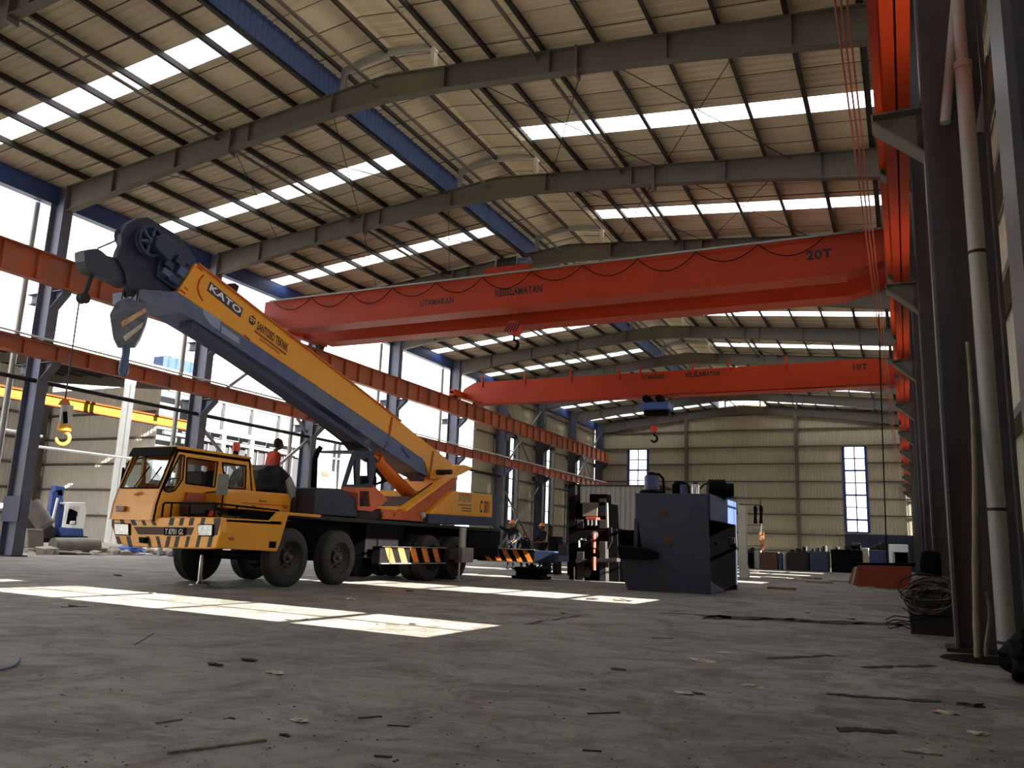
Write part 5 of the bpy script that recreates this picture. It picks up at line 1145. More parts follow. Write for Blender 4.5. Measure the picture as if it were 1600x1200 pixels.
for x, y, r_ in ((918, 893, 0.16), (941, 858, 0.12), (930, 836, 0.1)):
    c = ony(x, y, Yp - 0.05); MB().lathe(c, (0, -1, 0), [(0, r_), (0.12, r_), (0.15, r_ * 0.6), (0.2, r_ * 0.3), (0.2, 0)], 18).build('hand_wheel', M_DARK, op, smooth=True)
# machines between the outrigger and the press
bs = thing('steel_bench', 'low dark steel bench with small machines, right of the two standing workers', 'bench', (-9.2, 23.5, 0))
Yp2 = 24.5
for q, nm, M in (([(846, 868), (892, 868), (892, 878), (846, 878)], 'bench_top', M_NAVY), ([(849, 878), (852, 878), (852, 903), (849, 903)], 'leg', M_BLK), ([(864, 878), (868, 878), (868, 905), (864, 905)], 'leg', M_BLK), ([(886, 878), (890, 878), (890, 904), (886, 904)], 'leg', M_BLK), ([(858, 839), (870, 838), (871, 868), (858, 868)], 'gearbox', M_BLK), ([(872, 851), (884, 850), (886, 868), (872, 868)], 'small_motor', M_DARK)):
    MB().prism([V((p.x, p.y, max(p.z, 0.0))) for p in sy(q, Yp2 if nm != 'leg' else Yp2)], (0, 0.5, 0)).build(nm, M, bs, bevel=0.01)
c = ony(860, 899, 24.3); one(MB().torus(V((c.x, c.y, 0.16)), (0.3, 1, 0), 0.13, 0.02, 20, 6), 'ring', M_BLK, 'small iron ring leaning under the steel bench', 'ring')

# grey sheet-metal screen behind the presses
sc = MB(); Ysc = 46.0
a, b = ony(901.7, 759.5, Ysc), ony(1030, 758, Ysc)
sc.add(*sheet((a.x, Ysc, 0), (0, 0, 1), (1, 0, 0), a.z, b.x - a.x, (0, -1, 0), 0.3, 0.05))
sc2 = MB(); sc2.add(*sheet((a.x, Ysc + 3, 0), (0, 0, 1), (1, 0, 0), a.z, b.x - a.x, (0, 1, 0), 0.3, 0.05))
sco = thing('site_cabin', 'grey corrugated sheet cabin behind the presses, below the left gable window', 'cabin', ((a.x + b.x) / 2, Ysc + 1.5, 0))
for q_ in (sc, sc2): q_.build('corrugated_wall', mat('grey_sheet', (142, 142, 134), 0.5, var=0.05), sco)
MB().box(a.x - 0.15, b.x + 0.15, Ysc - 0.15, Ysc + 3.15, a.z, a.z + 0.07).build('roof', M_DARK, sco)

# far end: white panel, platform with jackets, machines in a row
Yf_ = 30.0
one(MB().prism([V((p.x, p.y, max(p.z, 0))) for p in sy([(1153, 789), (1166, 790), (1166, 880), (1170, 895), (1169, 912), (1155, 912)], Yf_)], (0, 0.25, 0)), 'white_panel', mat('off_white_panel', (168, 164, 152), 0.6, scale=2), 'tall off-white panel standing just behind the navy tank', 'panel', bevel=0.02)
sf = thing('work_platform', 'open steel platform against the far wall with dark clothes hanging on it', 'platform', (-11, 60, 0))
for q in ([(1154, 787), (1188, 788), (1188, 790), (1154, 789)], [(1166, 820), (1190, 820), (1190, 821.5), (1166, 821)], [(1166, 852), (1190, 852), (1190, 853.5), (1166, 853)], [(1187, 780), (1189, 780), (1190, 892), (1188, 892)]):
    MB().prism([V((p.x, p.y, max(p.z, 0))) for p in sy(q, 60)], (0, 0.12, 0)).build('platform_bar', M_RAFT, sf)
for x in (1180, 1189):
    one(MB().prism(sy([(x - 3, 792), (x + 1, 789), (x + 3, 794), (x + 2, 808), (x + 3, 818), (x - 3, 818), (x - 2, 806)], 59.9), (0, 0.12, 0)), 'hanging_overalls', M_BLK, 'dark overalls hanging on the far platform, %s one' % ('left' if x < 1185 else 'right'), 'clothes', bevel=0.03)
ld_ = thing('step_ladder', 'small orange and white ladder leaning below the hanging overalls', 'ladder', ony(1190, 858, 57))
for q in ([(1186, 832), (1188.5, 832), (1192, 859), (1189.5, 859)], [(1192, 832), (1194, 832), (1193, 859), (1191, 859)]): MB().prism(sy(q, 59.95), (0, 0.06, 0)).build('rail', mat('ladder_orange', (226, 120, 76), 0.5), ld_)
for y in (838, 845, 852): MB().prism(sy([(1188, y), (1193, y - 0.5), (1193, y + 1), (1188, y + 1.5)], 59.95), (0, 0.08, 0)).build('rung', M_WHITE, ld_)
ROW = [((1168, 864, 1176, 886), M_BLK, 'dark machine just right of the white panel'), ((1178, 860, 1187, 886), M_GALV, 'pale steel cabinet beside the platform ladder'), ((1189, 862, 1215, 886), mat('brown_crate', (98, 64, 50), 0.7), 'brown crate in the far row of machines'), ((1216, 864, 1222, 886), mat('tank_blue', (46, 60, 100)), 'narrow blue locker in the far row'), ((1223, 864, 1228, 886), mat('off_white_panel', (168, 164, 152)), 'narrow pale bin beside the blue locker'),
       ((1230, 862, 1264, 888), M_DARK, 'long dark workbench in the far row, left half'), ((1265, 861, 1295, 888), M_NAVY, 'long dark workbench in the far row, right half'), ((1298, 858, 1350, 884), M_BLK, 'wide black lathe before the blue dado'), ((1345, 856, 1358, 876), mat('off_white_panel', (168, 164, 152)), 'white bin right of the black lathe'),
       ((1357, 859, 1384, 877), mat('tank_blue', (46, 60, 100)), 'blue machine before the blue dado'), ((1388, 850, 1420, 872), M_WHITE, 'white board propped behind the red tray'), ((1396, 861, 1422, 880), mat('brown_crate', (98, 64, 50)), 'brown cabinet by the far right wall')]
for k, ((x0, y0, x1, y1), M, lab) in enumerate(ROW):
    Y_ = 52 if k < 9 else (44 + 2 * (k - 9) if k != 10 else 48); a = ony(x0, y0, Y_); b = ony(x1, y1, Y_); d_ = 1.0 if k not in (10,) else 0.1
    t_ = thing('far_machine' if k not in (2, 4, 8, 10) else 'crate', lab, 'machine' if k not in (2, 4, 8, 10) else 'box', ((a.x + b.x) / 2, Y_, 0))
    zt_ = max(a.z, 0.5)
    MB().box(a.x, b.x, Y_, Y_ + d_, 0, zt_).build('body', M, t_, bevel=0.04)
    if k in (5, 6, 7, 9, 0):
        for q in range(3): xx = a.x + (b.x - a.x) * (0.2 + 0.3 * q); MB().lathe((xx, Y_ + 0.4, zt_), (0, 0, 1), [(0, 0.14), (0.12 + 0.1 * q, 0.14), (0.16 + 0.1 * q, 0.05)], 12).build('fitting', M_DARK, t_, smooth=True)
one(MB().lathe((-3.0, 52.4, ony(1320, 858, 52).z + 0.21), (1, 0, 0), [(0, 0.12), (0.05, 0.2), (0.5, 0.2), (0.55, 0.1)], 14), 'gear_motor', M_BLK, 'black gear motor lying on the black lathe before the dado', 'motor', smooth=True)
# red tray and panels on the floor
rt_ = thing('red_tray', 'large red steel tray standing on the floor before the right-hand columns', 'tray', (-0.7, 27.2, 0))
def fz(q, Y_): return [V((p.x, p.y, max(p.z, 0.0))) for p in sy(q, Y_)]
MB().prism(fz([(1341, 883), (1424, 885), (1425, 922), (1341, 917)], 27.1), (0, 0.08, 0)).build('front_panel', mat('tray_red', (128, 44, 26), 0.6, var=0.15, scale=3), rt_, bevel=0.01)
MB().prism(fz([(1334, 879), (1431, 880), (1430, 885), (1336, 884)], 27.15), (0, 1.6, 0)).build('tray_top', M_BLK, rt_)
MB().prism(fz([(1333, 886), (1341, 884), (1341, 917), (1325, 911)], 27.1), (0, 0.06, 0)).build('side_flap', mat('flap_brown', (150, 84, 60), 0.6), rt_)
MB().prism(fz([(1330, 912), (1336, 886), (1338.5, 886), (1333, 913)], 27.0), (0, 0.05, 0)).build('pale_strut', mat('pale_steel', (170, 168, 160)), rt_)
MB().prism(fz([(1395, 862), (1397, 862), (1397, 884), (1395, 884)], 27.5), (0, 0.04, 0)).build('upright_pipe', M_GALV, rt_)
one(MB().cyl((ony(1383, 870, 27.6).x, 28.8, 0.0), (ony(1378, 640, 27.6).x + 0.02, 28.8, 8.8), 0.02, 8), 'hanging_chain', M_BLK, 'thin dark chain hanging from the bridge crane near the right wall', 'chain')
for k in range(16):
    x = r3.uniform(1180, 1420); y = r3.uniform(893, 925); p = onz(x, y); s_ = r3.uniform(0.15, 0.6)
    one(MB().box(p.x - s_, p.x + s_, p.y - s_ * 0.3, p.y + s_ * 0.3, 0.0, r3.uniform(0.02, 0.07)), 'floor_plank', mat(('plank_a', 'plank_b')[k % 2], ((118, 98, 76), (150, 146, 138))[k % 2], 0.8, var=0.3, scale=6), '%s board lying flat on the far floor before the machine row' % (('brown', 'pale grey')[k % 2]), 'board', 'boards on the far right floor, ' + ('brown', 'grey')[k % 2])

# ================================================================== outside the open left side
M_NB = mat('neighbour_beige_sheet', (214, 208, 198), 0.6, var=0.05)
nb = thing('neighbour_hall', 'beige neighbouring hall with a white gutter and open front, outside at the left', 'building', (-38, 18, 0))
NX = -33.0; NB = -45.0
ze_ = onx(0, 516, NX).z; yR = onx(318, 596, NX).y
def zroof(x): return ze_ + 0.02 + 0.09 * (NX - x)
rm = MB(); d = V((NB - NX, 0, zroof(NB) - ze_)); L_ = d.length; rm.add(*sheet((NX, -8, ze_), d.normalized(), (0, 1, 0), L_, yR + 8, (0, 0, 1)))
rm.build('roof', mat('pale_roof_sheet', (168, 166, 158), 0.6), nb)
MB().box(NX, NX + 0.3, -8, yR, ze_ - 0.08, ze_ + 0.16).build('gutter', M_WHITE, nb)
bw_ = MB(); bw_.add(*sheet((NB, -8, 0), (0, 0, 1), (0, 1, 0), zroof(NB), yR + 8, (-1, 0, 0))); bw_.build('back_wall', M_NB, nb)
gw = MB(); gw.add(*sheet((NB, yR, 0), (0, 0, 1), (1, 0, 0), ze_, NX - NB - 3.0, (0, 1, 0))); gw.build('end_wall', M_NB, nb)
for z in (1.6, 3.0, 4.4, 5.8, 7.2): MB().box(NB + 0.3, NX - 3.0, yR - 0.16, yR - 0.03, z - 0.06, z + 0.06).build('girt', M_RAFT, nb); MB().box(NB + 0.03, NB + 0.3, -8, yR, z - 0.07, z + 0.07).build('girt', M_RAFT, nb)
for k in range(6):
    y = yR - 0.4 - 6.5 * k
    MB().beam((NX, y, ze_ - 0.35), (NB, y, zroof(NB) - 0.35), 0.25, 0.5).build('rafter', M_RAFT, nb)
    MB().box(NB + 0.05, NB + 0.45, y - 0.15, y + 0.15, 0, zroof(NB) - 0.4).build('back_column', M_RAFT, nb)
for k in range(7):
    x = NX - 0.8 - 1.6 * k; MB().box(x - 0.04, x + 0.04, -8, yR, zroof(x) - 0.2, zroof(x) - 0.02).build('roof_purlin', M_PURL, nb)
for a in ((191, 200), (200, 213)):
    pa = onx(a[0] - 3, 660, NX); pb = onx(a[1] - 5, 660, NX)
    MB().box(NX - 0.06, NX + 0.04, pa.y, pa.y + 0.24, 0, ze_ - 0.1).build('front_column', M_WHITE, nb)
for y_ in (onx(196, 660, NX).y - 7.6, onx(196, 660, NX).y - 15):
    MB().box(NX - 0.12, NX, y_, y_ + 0.2, 0, ze_ - 0.1).build('front_column', M_WHITE, nb)
q = sx([(64, 660), (78, 660), (71, 746), (57, 744)], NB + 0.25)
MB().prism(q, (-0.03, 0, 0)).build('daylight_plate', M_WHITE, nb)  # white plate imitates daylight seen through an opening
q = sx([(150, 657), (172, 656), (160, 790), (135, 790)], NB + 0.3); dr = MB().prism(q, (-0.05, 0, 0)).build('doorway', mat('doorway_grey', (108, 106, 104), 0.7), nb)
q = sx([(248, 664), (278, 666), (274, 700), (246, 698)], NB + 0.3); MB().prism(q, (-0.05, 0, 0)).build('window', mat('doorway_grey', (108, 106, 104)), nb)
for a, b in (((60, 698), (208, 717)), ((0, 606 + 64), (66, 682))):
    MB().cyl(onx(*a, NX), onx(*b, NX), 0.06, 8).build('rail', M_WHITE, nb)
cb = thing('crane_runway_beam', 'bright yellow crane beam with orange top edge in the neighbouring hall', 'beam', (-36, 20, 6.5))
XY_ = -36.0; a = onx(-40, 594, XY_); b = onx(297, 661, XY_); zb0 = (onx(180, 640, XY_).z)
zt1 = onx(90, 621, XY_).z; zb1 = onx(90, 634, XY_).z
MB().box(XY_ - 0.15, XY_, a.y, b.y, zb1, zt1).build('web', mat('bright_yellow', (120, 108, 26), 0.6, var=0.02, spec=0.1), cb)
MB().box(XY_ - 0.25, XY_ + 0.1, a.y, b.y, zt1, zt1 + 0.08).build('top_flange', mat('beam_orange', (96, 44, 16), 0.6, spec=0.1), cb)
MB().box(XY_ - 0.25, XY_ + 0.05, a.y, b.y, zb1 - 0.06, zb1).build('bottom_flange', mat('beam_orange', (206, 104, 40)), cb)

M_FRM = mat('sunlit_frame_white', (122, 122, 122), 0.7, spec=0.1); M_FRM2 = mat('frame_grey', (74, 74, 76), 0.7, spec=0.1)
# white framed building
wbld = thing('frame_building', 'unfinished building with a grid of white frames, outside behind the truck cab', 'building', (-40, 45, 0))
XW = -41.0
def gy(x, y=700): return onx(x, y, XW).y
cols = [298, 349, 394, 437, 478]
ztop = onx(350, 622, XW).z; zmid = onx(395, 684, XW).z
MB().box(XW - 7, XW - 1.2, gy(255), gy(482), 0, ztop).build('core', mat('core_grey', (66, 66, 68), 0.7), wbld)
for k, x in enumerate(cols):
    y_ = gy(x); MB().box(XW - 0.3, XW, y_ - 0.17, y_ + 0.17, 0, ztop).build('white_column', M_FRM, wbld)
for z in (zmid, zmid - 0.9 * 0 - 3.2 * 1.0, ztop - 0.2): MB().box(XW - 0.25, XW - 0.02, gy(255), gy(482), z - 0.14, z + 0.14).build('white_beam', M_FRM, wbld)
MB().box(XW - 0.25, XW - 0.04, gy(255), gy(482), zmid - 0.75, zmid - 0.55).build('white_beam', M_FRM, wbld)
for k in range(len(cols) - 1):
    ya_, yb_ = gy(cols[k]) + 0.2, gy(cols[k + 1]) - 0.2
    MB().box(XW - 0.45, XW - 0.3, ya_, yb_, zmid + 0.2, ztop - 0.5).build('pale_panel', mat('pale_concrete_panel', (70, 71, 74), 0.7, var=0.12, scale=1.5, spec=0.1), wbld)
    MB().box(XW - 0.5, XW - 0.4, ya_, yb_, 0.2, zmid - 0.8).build('window_band', mat('dim_window', (34, 34, 38), 0.6, var=0.2, scale=2), wbld)
    for f_ in (0.3, 0.65): MB().box(XW - 0.4, XW - 0.3, ya_ + (yb_ - ya_) * f_ - 0.06, ya_ + (yb_ - ya_) * f_ + 0.06, 0.2, zmid - 0.8).build('mullion', mat('mullion_grey', (66, 66, 66)), wbld)
yb_ = onx(253, 580, XW - 8).y; yc_ = onx(308, 590, XW - 8).y
pr = MB(); zb_ = onx(280, 592, XW - 8).z; pr.box(XW - 9.0, XW - 8.05, yb_, yc_, 0, zb_ + 1.4).add(*sheet((XW - 8, yb_, zb_), (0, 0, 1), (0, 1, 0), 1.5, yc_ - yb_, (1, 0, 0), 0.7, 0.1))
one(pr, 'blue_clad_block', mat('parapet_blue', (44, 58, 84), 0.6, spec=0.1), 'blue corrugated building top peeping over the lower runway, left of the second column', 'building')
pt = thing('white_portal_frame', 'thin white frame with a small orange cabin under it, right of the exhaust stack', 'frame', (-42, 62, 0))
XP = -42.0
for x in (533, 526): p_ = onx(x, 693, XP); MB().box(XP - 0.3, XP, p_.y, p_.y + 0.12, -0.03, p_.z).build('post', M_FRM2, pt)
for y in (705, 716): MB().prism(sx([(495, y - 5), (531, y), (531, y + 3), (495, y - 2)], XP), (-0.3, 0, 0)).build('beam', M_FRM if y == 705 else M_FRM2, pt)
cbn = MB().prism([V((p.x, p.y, max(p.z, 0))) for p in sx([(494, 735), (526, 737), (525, 770), (493, 768)], XP)], (-2, 0, 0)).build('cabin', mat('cabin_pale', (84, 78, 72), 0.6, spec=0.1), pt)
MB().prism(sx([(504, 737), (514, 738), (514, 744), (504, 743)], XP + 0.05), (-0.05, 0, 0)).build('orange_patch', mat('cabin_orange', (104, 48, 30), 0.6), cbn)

# thin conduit above the lower left runway
one(MB().cyl((-23.15, Y0, 6.43), (-23.15, YF(8) - 0.5, 6.43), 0.035, 8), 'conduit', M_WHITE, 'thin white conduit running on top of the lower left runway beam', 'pipe', smooth=True)

# mini excavator
XE = -30.0
mx = thing('mini_excavator', 'blue and white mini excavator on the rubble outside, left of the truck cab', 'excavator', onx(110, 846, XE))
def ex(q, nm, M, d=1.0, X=XE, bev=0.02): return MB().prism(sx(q, X), (-d, 0, 0)).build(nm, M, mx, bevel=bev)
M_EB = mat('excavator_blue', (50, 74, 140), 0.4, var=0.15, scale=4)
ex([(92, 824), (130, 826), (131, 838), (96, 838)], 'house', M_EB, 1.3)
ef = MB(); holed(ef, sx([(104, 786), (133, 786), (135, 800), (130, 826), (98, 824)], XE), [sx([(108, 791), (125, 791), (121, 820), (103, 819)], XE)], (-0.08, 0, 0)); ef.build('cab_frame', M_WHITE, mx)
ef = MB(); holed(ef, sx([(104, 786), (133, 786), (135, 800), (130, 826), (98, 824)], XE - 0.9), [sx([(108, 791), (125, 791), (121, 820), (103, 819)], XE - 0.9)], (-0.08, 0, 0)); ef.build('cab_frame', M_WHITE, mx)
ex([(103, 785), (134, 785), (133, 789), (103, 788)], 'cab_roof', M_WHITE, 1.0)
ex([(112, 806), (120, 806), (119, 820), (111, 820)], 'seat', M_BLK, 0.4, XE - 0.3)
ex([(107, 800), (112, 795), (122, 800), (120, 808), (110, 808)], 'driver_seat_back', M_BLK, 0.3, XE - 0.4)
ex([(110, 814), (118, 814), (117, 819), (109, 819)], 'white_plate', M_WHITE, 0.03, XE + 0.02)
MB().beam(onx(95, 826, XE - 0.5), onx(88, 766, XE - 0.5), 0.25, 0.3, (0, 1, 0)).build('boom', M_EB, mx)
MB().beam(onx(97, 768, XE - 0.5), onx(83, 766, XE - 0.5), 0.25, 0.35, (0, 0, 1)).build('boom_knuckle', M_EB, mx)
MB().beam(onx(84, 768, XE - 0.4), onx(76, 822, XE - 0.4), 0.2, 0.22, (0, 1, 0)).build('dipper', M_EB, mx)
MB().cyl(onx(90, 778, XE - 0.2), onx(80, 822, XE - 0.2), 0.05, 8).build('ram', M_CHROME, mx, smooth=True)
ex([(92, 838), (138, 838), (141, 843), (138, 849), (94, 849), (89, 844)], 'track', M_BLK, 1.4, XE + 0.1, 0.05)
ex([(68, 824), (82, 820), (88, 832), (84, 842), (70, 840)], 'bucket', M_DARK, 0.6, XE - 0.1)

# rubble strip and things lying on it
rb_ = MB(); r5 = random.Random(11)
for k in range(520):
    x = r5.uniform(-29.5, -25.4); y = r5.uniform(10, 31); s_ = r5.uniform(0.06, 0.28)
    rb_.ball((x, y, s_ * 0.25 + 0.02), s_, 6, (r5.uniform(.7, 1.6), r5.uniform(.7, 1.6), r5.uniform(.4, .9)), 0.8)
one(rb_, 'rubble', M_STONE, 'low strip of broken concrete rubble along the open side of the slab', 'rubble', kind='stuff')
mnd = MB(); n = 26
for i in range(n + 1):
    for j in range(9):
        y = 8 + i * 1.1; x = -31.5 + j * 0.75; mnd.v.append(V((x, y, -0.03 + max(0, 0.42 * math.sin(math.pi * j / 8)) * (0.8 + 0.5 * noise.noise(V((x, y, 0)))))))
for i in range(n):
    for j in range(8): a = i * 9 + j; mnd.f.append((a, a + 1, a + 10, a + 9))
one(mnd, 'earth_bank', mat('bank_earth', (140, 130, 116), 0.95, var=0.25, scale=3), 'low earth bank under the rubble outside the open side', 'earth', kind='stuff')
XR_ = -26.3
def onbank(p): return V((p.x, p.y, p.z))
one(MB().lathe(onx(82, 852, XR_), (0.1, 1, 0), [(0, 0.26), (1.6, 0.3), (1.62, 0.2)], 18), 'concrete_pipe', mat('old_concrete', (128, 124, 114), 0.9, var=0.2), 'thick grey concrete pipe lying on the rubble below the mini excavator', 'pipe', smooth=True)
one(MB().cyl(onx(48, 788, -27.5), onx(72, 822, -27.0), 0.3, 16), 'rusty_tube', mat('brown_tube', (92, 82, 74), 0.7, var=0.2), 'slanting dark tube leaning behind the leftmost column', 'tube', smooth=True)
for k, (a, b, lab) in enumerate((((42, 858), (150, 866), 'long thin pale pipe lying at the slab edge by the leftmost column'), ((60, 864), (255, 872), 'long thin dark pipe lying before the rubble'), ((180, 861), (250, 868), 'short pale plank below the truck bumper, on the rubble'))):
    one(MB().cyl(onx(*a, -25.6), onx(*b, -25.6), 0.035, 8), 'scrap_pipe', (M_GALV, M_DARK, M_WHITE)[k], lab, 'pipe', smooth=True)
one(MB().prism(sx([(43, 826), (68, 827), (69, 858), (44, 856)], -26.2), (-0.8, 0, 0)), 'scrap_crate', mat('grey_scrap_crate', (140, 136, 128), 0.8, var=0.2), 'grey broken crate on the rubble just right of the leftmost column', 'crate', bevel=0.03)
tp_ = MB(); tp_.ball(onx(200, 858, -26.0) + V((0, 0, -0.12)), 0.75, 14, (0.7, 1.0, 0.35), 0.6)
one(tp_, 'blue_tarp', mat('tarp_blue', (54, 80, 160), 0.6, var=0.2, scale=5), 'crumpled blue tarp on the rubble below the truck bumper', 'tarp')
for k, x in enumerate((236, 258, 274)):
    one(MB().prism(sx([(x - 14, 857), (x + 6, 856), (x + 7, 864), (x - 12, 866)], -26.0 - 0.2 * k), (-0.5, 0, 0)), 'cement_bag', M_WHITE, 'pale flat bag on the rubble under the truck bumper, %s' % ('leftmost', 'middle one', 'rightmost')[k], 'bag', bevel=0.04)

# tarp and cloth on the engine
T_ = MB(); X_ = -11.0
tarp_out = [(399, 768), (401, 750), (409, 735), (421, 727), (442, 727), (457, 744), (455, 752), (450, 756), (452, 772)]
T_.prism(sx(tarp_out, X_), (-0.75, 0, 0))
tb = T_.build('black_tarp', mat('black_tarp_plastic', (30, 31, 36), 0.5, spec=0.3), None)
tb.modifiers.new('b', 'BEVEL').width = 0.09
sm = tb.modifiers.new('s', 'SUBSURF'); sm.subdivision_type = 'SIMPLE'; sm.levels = 3; sm.render_levels = 3
tx = bpy.data.textures.new('clouds', 'CLOUDS'); tx.noise_scale = 0.25
dm = tb.modifiers.new('d', 'DISPLACE'); dm.texture = tx; dm.strength = 0.07; dm.texture_coords = 'LOCAL'
tag(tb, 'black plastic tarp bundled over the engine behind the truck cab', 'tarp')
cl = MB(); P4 = sx([(455, 744), (462, 760), (470, 784), (464, 800), (459, 790), (452, 770), (449, 752)], -10.42)
cl.prism(P4, (-0.05, 0, 0)); one(cl, 'grey_rag', mat('grey_cloth', (146, 144, 138), 0.8, var=0.15, scale=12), 'grey rag hanging behind the black tarp on the truck engine', 'cloth', bevel=0.01)

# ================================================================== people
def person(label, base, yaw, J, cloth, trousers, skin=(104, 72, 54), helmet=None, hair=(24, 20, 18), name='person', squat=False, shirt_z=0.98):
    """J: joint overrides in body space (x right, y forward, z up), metres for a 1.68 m person"""
    j = dict(pel=(0, 0, 0.93), sp=(0, 0, 1.12), ch=(0, 0, 1.32), nk=(0, 0.0, 1.44), hd=(0, 0.02, 1.52), ls=(-0.17, 0, 1.38), le=(-0.24, -0.02, 1.1), lw=(-0.26, 0.06, 0.86), lh=(-0.26, 0.08, 0.79),
             rs=(0.17, 0, 1.38), re=(0.24, -0.02, 1.1), rw=(0.26, 0.06, 0.86), rh=(0.26, 0.08, 0.79), lp=(-0.09, 0, 0.9), lk=(-0.1, 0.02, 0.5), la=(-0.1, 0, 0.09), lt=(-0.11, 0.14, 0.04), rp=(0.09, 0, 0.9), rk=(0.1, 0.02, 0.5), ra=(0.1, 0, 0.09), rt=(0.11, 0.14, 0.04))
    j.update(J); R3 = Matrix.Rotation(yaw, 3, 'Z'); base = V(base)
    def W(p): return R3 @ V(p) + base
    def skinned(nodes, edges, rad, nm, M, par, lv=1):
        me = bpy.data.meshes.new(nm); c = W(j['pel']); me.from_pydata([W(p) - c for p in nodes], edges, []); me.materials.append(M)
        o = bpy.data.objects.new(nm, me); COL.objects.link(o); o['_w'] = list(c)
        if par is not None: o.parent = par; o.location = c - V(par['_w'])
        else: o.location = c
        o.modifiers.new('skin', 'SKIN'); sv = me.skin_vertices[0].data
        for i, r in enumerate(rad): sv[i].radius = r if isinstance(r, tuple) else (r, r); sv[i].use_root = (i == 0)
        ss = o.modifiers.new('sub', 'SUBSURF'); ss.levels = lv; ss.render_levels = lv
        return o
    names = ['pel', 'sp', 'ch', 'nk', 'hd', 'ls', 'le', 'lw', 'lh', 'rs', 're', 'rw', 'rh', 'lp', 'lk', 'la', 'lt', 'rp', 'rk', 'ra', 'rt']
    E_ = [('pel', 'sp'), ('sp', 'ch'), ('ch', 'nk'), ('nk', 'hd'), ('ch', 'ls'), ('ls', 'le'), ('le', 'lw'), ('lw', 'lh'), ('ch', 'rs'), ('rs', 're'), ('re', 'rw'), ('rw', 'rh'), ('pel', 'lp'), ('lp', 'lk'), ('lk', 'la'), ('la', 'lt'), ('pel', 'rp'), ('rp', 'rk'), ('rk', 'ra'), ('ra', 'rt')]
    rad = dict(pel=(.13, .1), sp=(.125, .09), ch=(.145, .1), nk=.058, hd=.06, ls=.06, le=.042, lw=.028, lh=.032, rs=.06, re=.042, rw=.028, rh=.032, lp=.08, lk=.055, la=.032, lt=.018, rp=.08, rk=.055, ra=.032, rt=.018)
    nodes = [j[n] for n in names]; edges = [(names.index(a), names.index(b)) for a, b in E_]; rr = [rad[n] for n in names]
    for s, h, w_ in ((-1, 'lh', 'lw'), (1, 'rh', 'rw')):      # five fingers on each hand
        hp_, wp_ = V(j[h]), V(j[w_]); d = (hp_ - wp_).normalized(); sd = V((0, 1, 0)); sd = (sd - d * sd.dot(d)).normalized()
        for q in range(4):
            b0 = len(nodes); L__ = (0.065, 0.075, 0.07, 0.055)[q]; o0 = hp_ + sd * (0.03 - 0.02 * q)
            nodes += [tuple(o0 + d * 0.03), tuple(o0 + d * (0.03 + L__)  + V((-s * 0.02, 0, 0)))]; rr += [0.011, 0.009]; edges += [(names.index(h), b0), (b0, b0 + 1)]
        b0 = len(nodes); nodes += [tuple(wp_.lerp(hp_, 0.6) + sd * 0.04), tuple(hp_ + sd * 0.07 + d * 0.02)]; rr += [0.012, 0.01]; edges += [(names.index(w_), b0), (b0, b0 + 1)]
    M_S = mat('skin_%d' % sum(skin), skin, 0.6, var=0.03)
    body = skinned(nodes, edges, rr, name, M_S, None)
    tag(body, label, 'person', None)
    # head with face
    hd = V(j['hd']) + V((0, 0.015, 0.085)); hm = MB(); n = 16; ml = 10
    for a in range(ml + 1):
        ph = math.pi * a / ml
        for b in range(n):
            th = 2 * math.pi * b / n; x, y, z = math.sin(ph) * math.cos(th) * 0.078, math.sin(ph) * math.sin(th) * 0.095, math.cos(ph) * 0.118
            if z < -0.02: x *= 0.82; y *= 0.9; y += 0.012
            hm.v.append(W(hd + V((x, y, z))))
    for a in range(ml):
        for b in range(n): hm.f.append((a * n + b, (a + 1) * n + b, (a + 1) * n + (b + 1) % n, a * n + (b + 1) % n))
    hm.prism([W(hd + V(p)) for p in ((-0.014, 0.09, -0.03), (0.014, 0.09, -0.03), (0.006, 0.088, 0.02), (-0.006, 0.088, 0.02))], W(hd + V((0, 0.02, -0.006))) - W(hd))
    for s in (-1, 1): hm.ball(W(hd + V((s * 0.078, 0, -0.005))), 0.022, 8, (0.5, 0.8, 1.2))
    ho = hm.build('head', M_S, body, smooth=True)
    for s in (-1, 1): MB().ball(W(hd + V((s * 0.03, 0.086, 0.008))), 0.011, 8).build('eye', mat('eye_dark', (20, 16, 14), 0.3), ho)
    MB().beam(W(hd + V((-0.024, 0.094, -0.055))), W(hd + V((0.024, 0.094, -0.055))), 0.012, 0.008).build('mouth', mat('lips', (96, 50, 42), 0.6), ho)
    hr_ = MB(); hr_.ball(W(hd + V((0, -0.016, 0.022))), 0.1, 14, (0.86, 1.0, 1.04))
    hr_.build('hair', mat('hair_black', hair, 0.8), body, smooth=True)
    # clothes
    def sub(ns, es, k, nm, M):
        idx = {n_: i for i, n_ in enumerate(ns)}
        r_ = []
        for n_ in ns:
            q = rad[n_] if n_ in rad else 0.03; q = q if isinstance(q, tuple) else (q, q); r_.append((q[0] * k[0] + k[1], q[1] * k[0] + k[1]))
        return skinned([j[n_] for n_ in ns], [(idx[a], idx[b]) for a, b in es], r_, nm, M, body)
    sub(['pel', 'sp', 'ch', 'ls', 'le', 'lw', 'rs', 're', 'rw', 'nk'], [('pel', 'sp'), ('sp', 'ch'), ('ch', 'ls'), ('ls', 'le'), ('ch', 'rs'), ('rs', 're'), ('ch', 'nk')] + ([('le', 'lw'), ('re', 'rw')]), (1.03, 0.018), 'shirt', cloth)
    sub(['pel', 'lp', 'lk', 'la', 'rp', 'rk', 'ra'], [('pel', 'lp'), ('lp', 'lk'), ('lk', 'la'), ('pel', 'rp'), ('rp', 'rk'), ('rk', 'ra')], (1.05, 0.02), 'trousers', trousers)
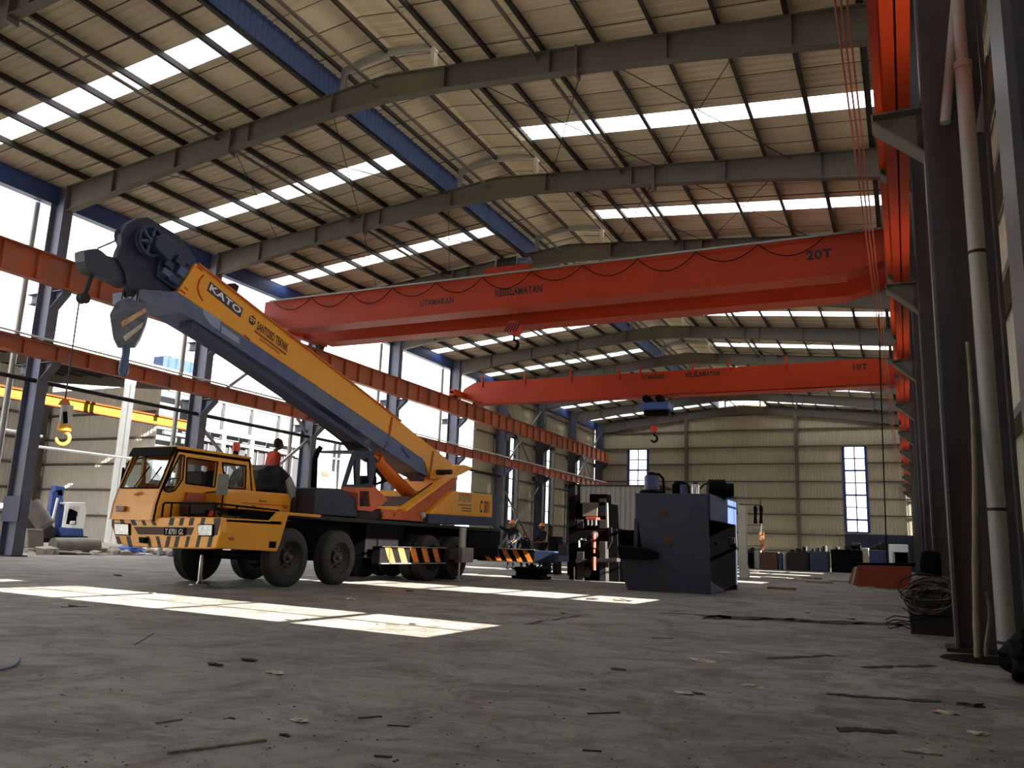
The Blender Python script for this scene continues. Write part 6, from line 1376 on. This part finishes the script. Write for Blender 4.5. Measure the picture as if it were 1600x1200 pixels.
    for a, b in (('la', 'lt'), ('ra', 'rt')):
        p, q = V(j[a]), V(j[b]); c = (p + q) / 2; MB().ball(W((c.x, c.y, max(0.045, c.z - 0.01))), 0.1, 12, (0.6, 1.5 if abs(math.cos(yaw)) > 0.5 else 0.6, 0.5)).build('shoe', M_BLK, body, smooth=True)
    if helmet:
        hl_ = MB(); c = W(hd + V((0, -0.01, 0.055))); hl_.lathe(c, (0, 0, 1), [(-0.02, 0.135), (-0.01, 0.135), (0.0, 0.115), (0.05, 0.1), (0.09, 0.06), (0.105, 0.0)], 20)
        hl_.prism([W(hd + V(p)) for p in ((-0.07, 0.1, 0.035), (0.07, 0.1, 0.035), (0.05, 0.16, 0.03), (-0.05, 0.16, 0.03))], (0, 0, 0.012))
        hl_.build('helmet', helmet, body, smooth=True)
    return body
M_HELM = mat('orange_helmet', (232, 128, 46), 0.35, var=0.03)
M_DKC = mat('dark_workwear', (26, 26, 32), 0.9, spec=0.1); M_DKT = mat('dark_trousers', (22, 22, 26), 0.9, spec=0.1); M_REDS = mat('red_shirt', (196, 62, 30), 0.8)
pg = onz(798, 889.5)
person('person in dark clothes and orange helmet, one arm raised, behind the rear outrigger', (pg.x, pg.y, 0), math.radians(195), dict(re=(0.3, 0.02, 1.42), rw=(0.47, 0.12, 1.52), rh=(0.52, 0.14, 1.6), le=(-0.3, -0.04, 1.16), lw=(-0.16, 0.12, 1.02), lh=(-0.12, 0.16, 0.98)), M_DKC, M_DKT, helmet=M_HELM)
pg = onz(819, 888.5)
person('bareheaded person bending forward between the two helmeted workers', (pg.x, pg.y, 0), math.radians(190), dict(pel=(0, -0.1, 0.72), sp=(0, 0.0, 0.9), ch=(0, 0.16, 1.04), nk=(0, 0.24, 1.12), hd=(0, 0.28, 1.18), ls=(-0.17, 0.18, 1.06), rs=(0.17, 0.18, 1.06), le=(-0.24, 0.26, 0.82), re=(0.24, 0.26, 0.82), lw=(-0.16, 0.4, 0.68), rw=(0.16, 0.4, 0.68), lh=(-0.14, 0.44, 0.62), rh=(0.14, 0.44, 0.62), lp=(-0.09, -0.1, 0.7), rp=(0.09, -0.1, 0.7), lk=(-0.13, 0.14, 0.44), rk=(0.13, 0.14, 0.44)), M_DKC, M_DKT)
pg = onz(846, 888.5)
person('person in dark clothes and orange helmet, arms lowered, beside the steel bench', (pg.x, pg.y, 0), math.radians(150), dict(le=(-0.22, 0.1, 1.14), lw=(-0.12, 0.28, 1.04), lh=(-0.1, 0.33, 1.02), re=(0.24, 0.06, 1.12), rw=(0.2, 0.26, 0.98), rh=(0.19, 0.31, 0.95)), M_DKC, M_DKT, helmet=M_HELM)
hp0 = onx(430, 694, -11.55)
person('person in a red shirt standing on the truck behind the cab', (hp0.x, hp0.y, hp0.z - 1.6), math.radians(-25), dict(sp=(0, -0.02, 1.12), ch=(0, 0.03, 1.3), hd=(0, 0.06, 1.52), re=(0.22, -0.08, 1.1), rw=(0.16, 0.06, 0.9), rh=(0.15, 0.1, 0.84), le=(-0.22, -0.04, 1.1), lw=(-0.14, 0.16, 0.95), lh=(-0.12, 0.2, 0.9)), M_REDS, M_DKT)

one(MB().tube([onz(x, y, 0.01) for x, y in ((0, 1047), (12, 1044), (22, 1040), (29, 1034), (31, 1028))], 0.006, 6), 'blue_cord', mat('cord_blue', (60, 66, 130), 0.6), 'short blue cord curling on the floor at the left edge', 'cord')
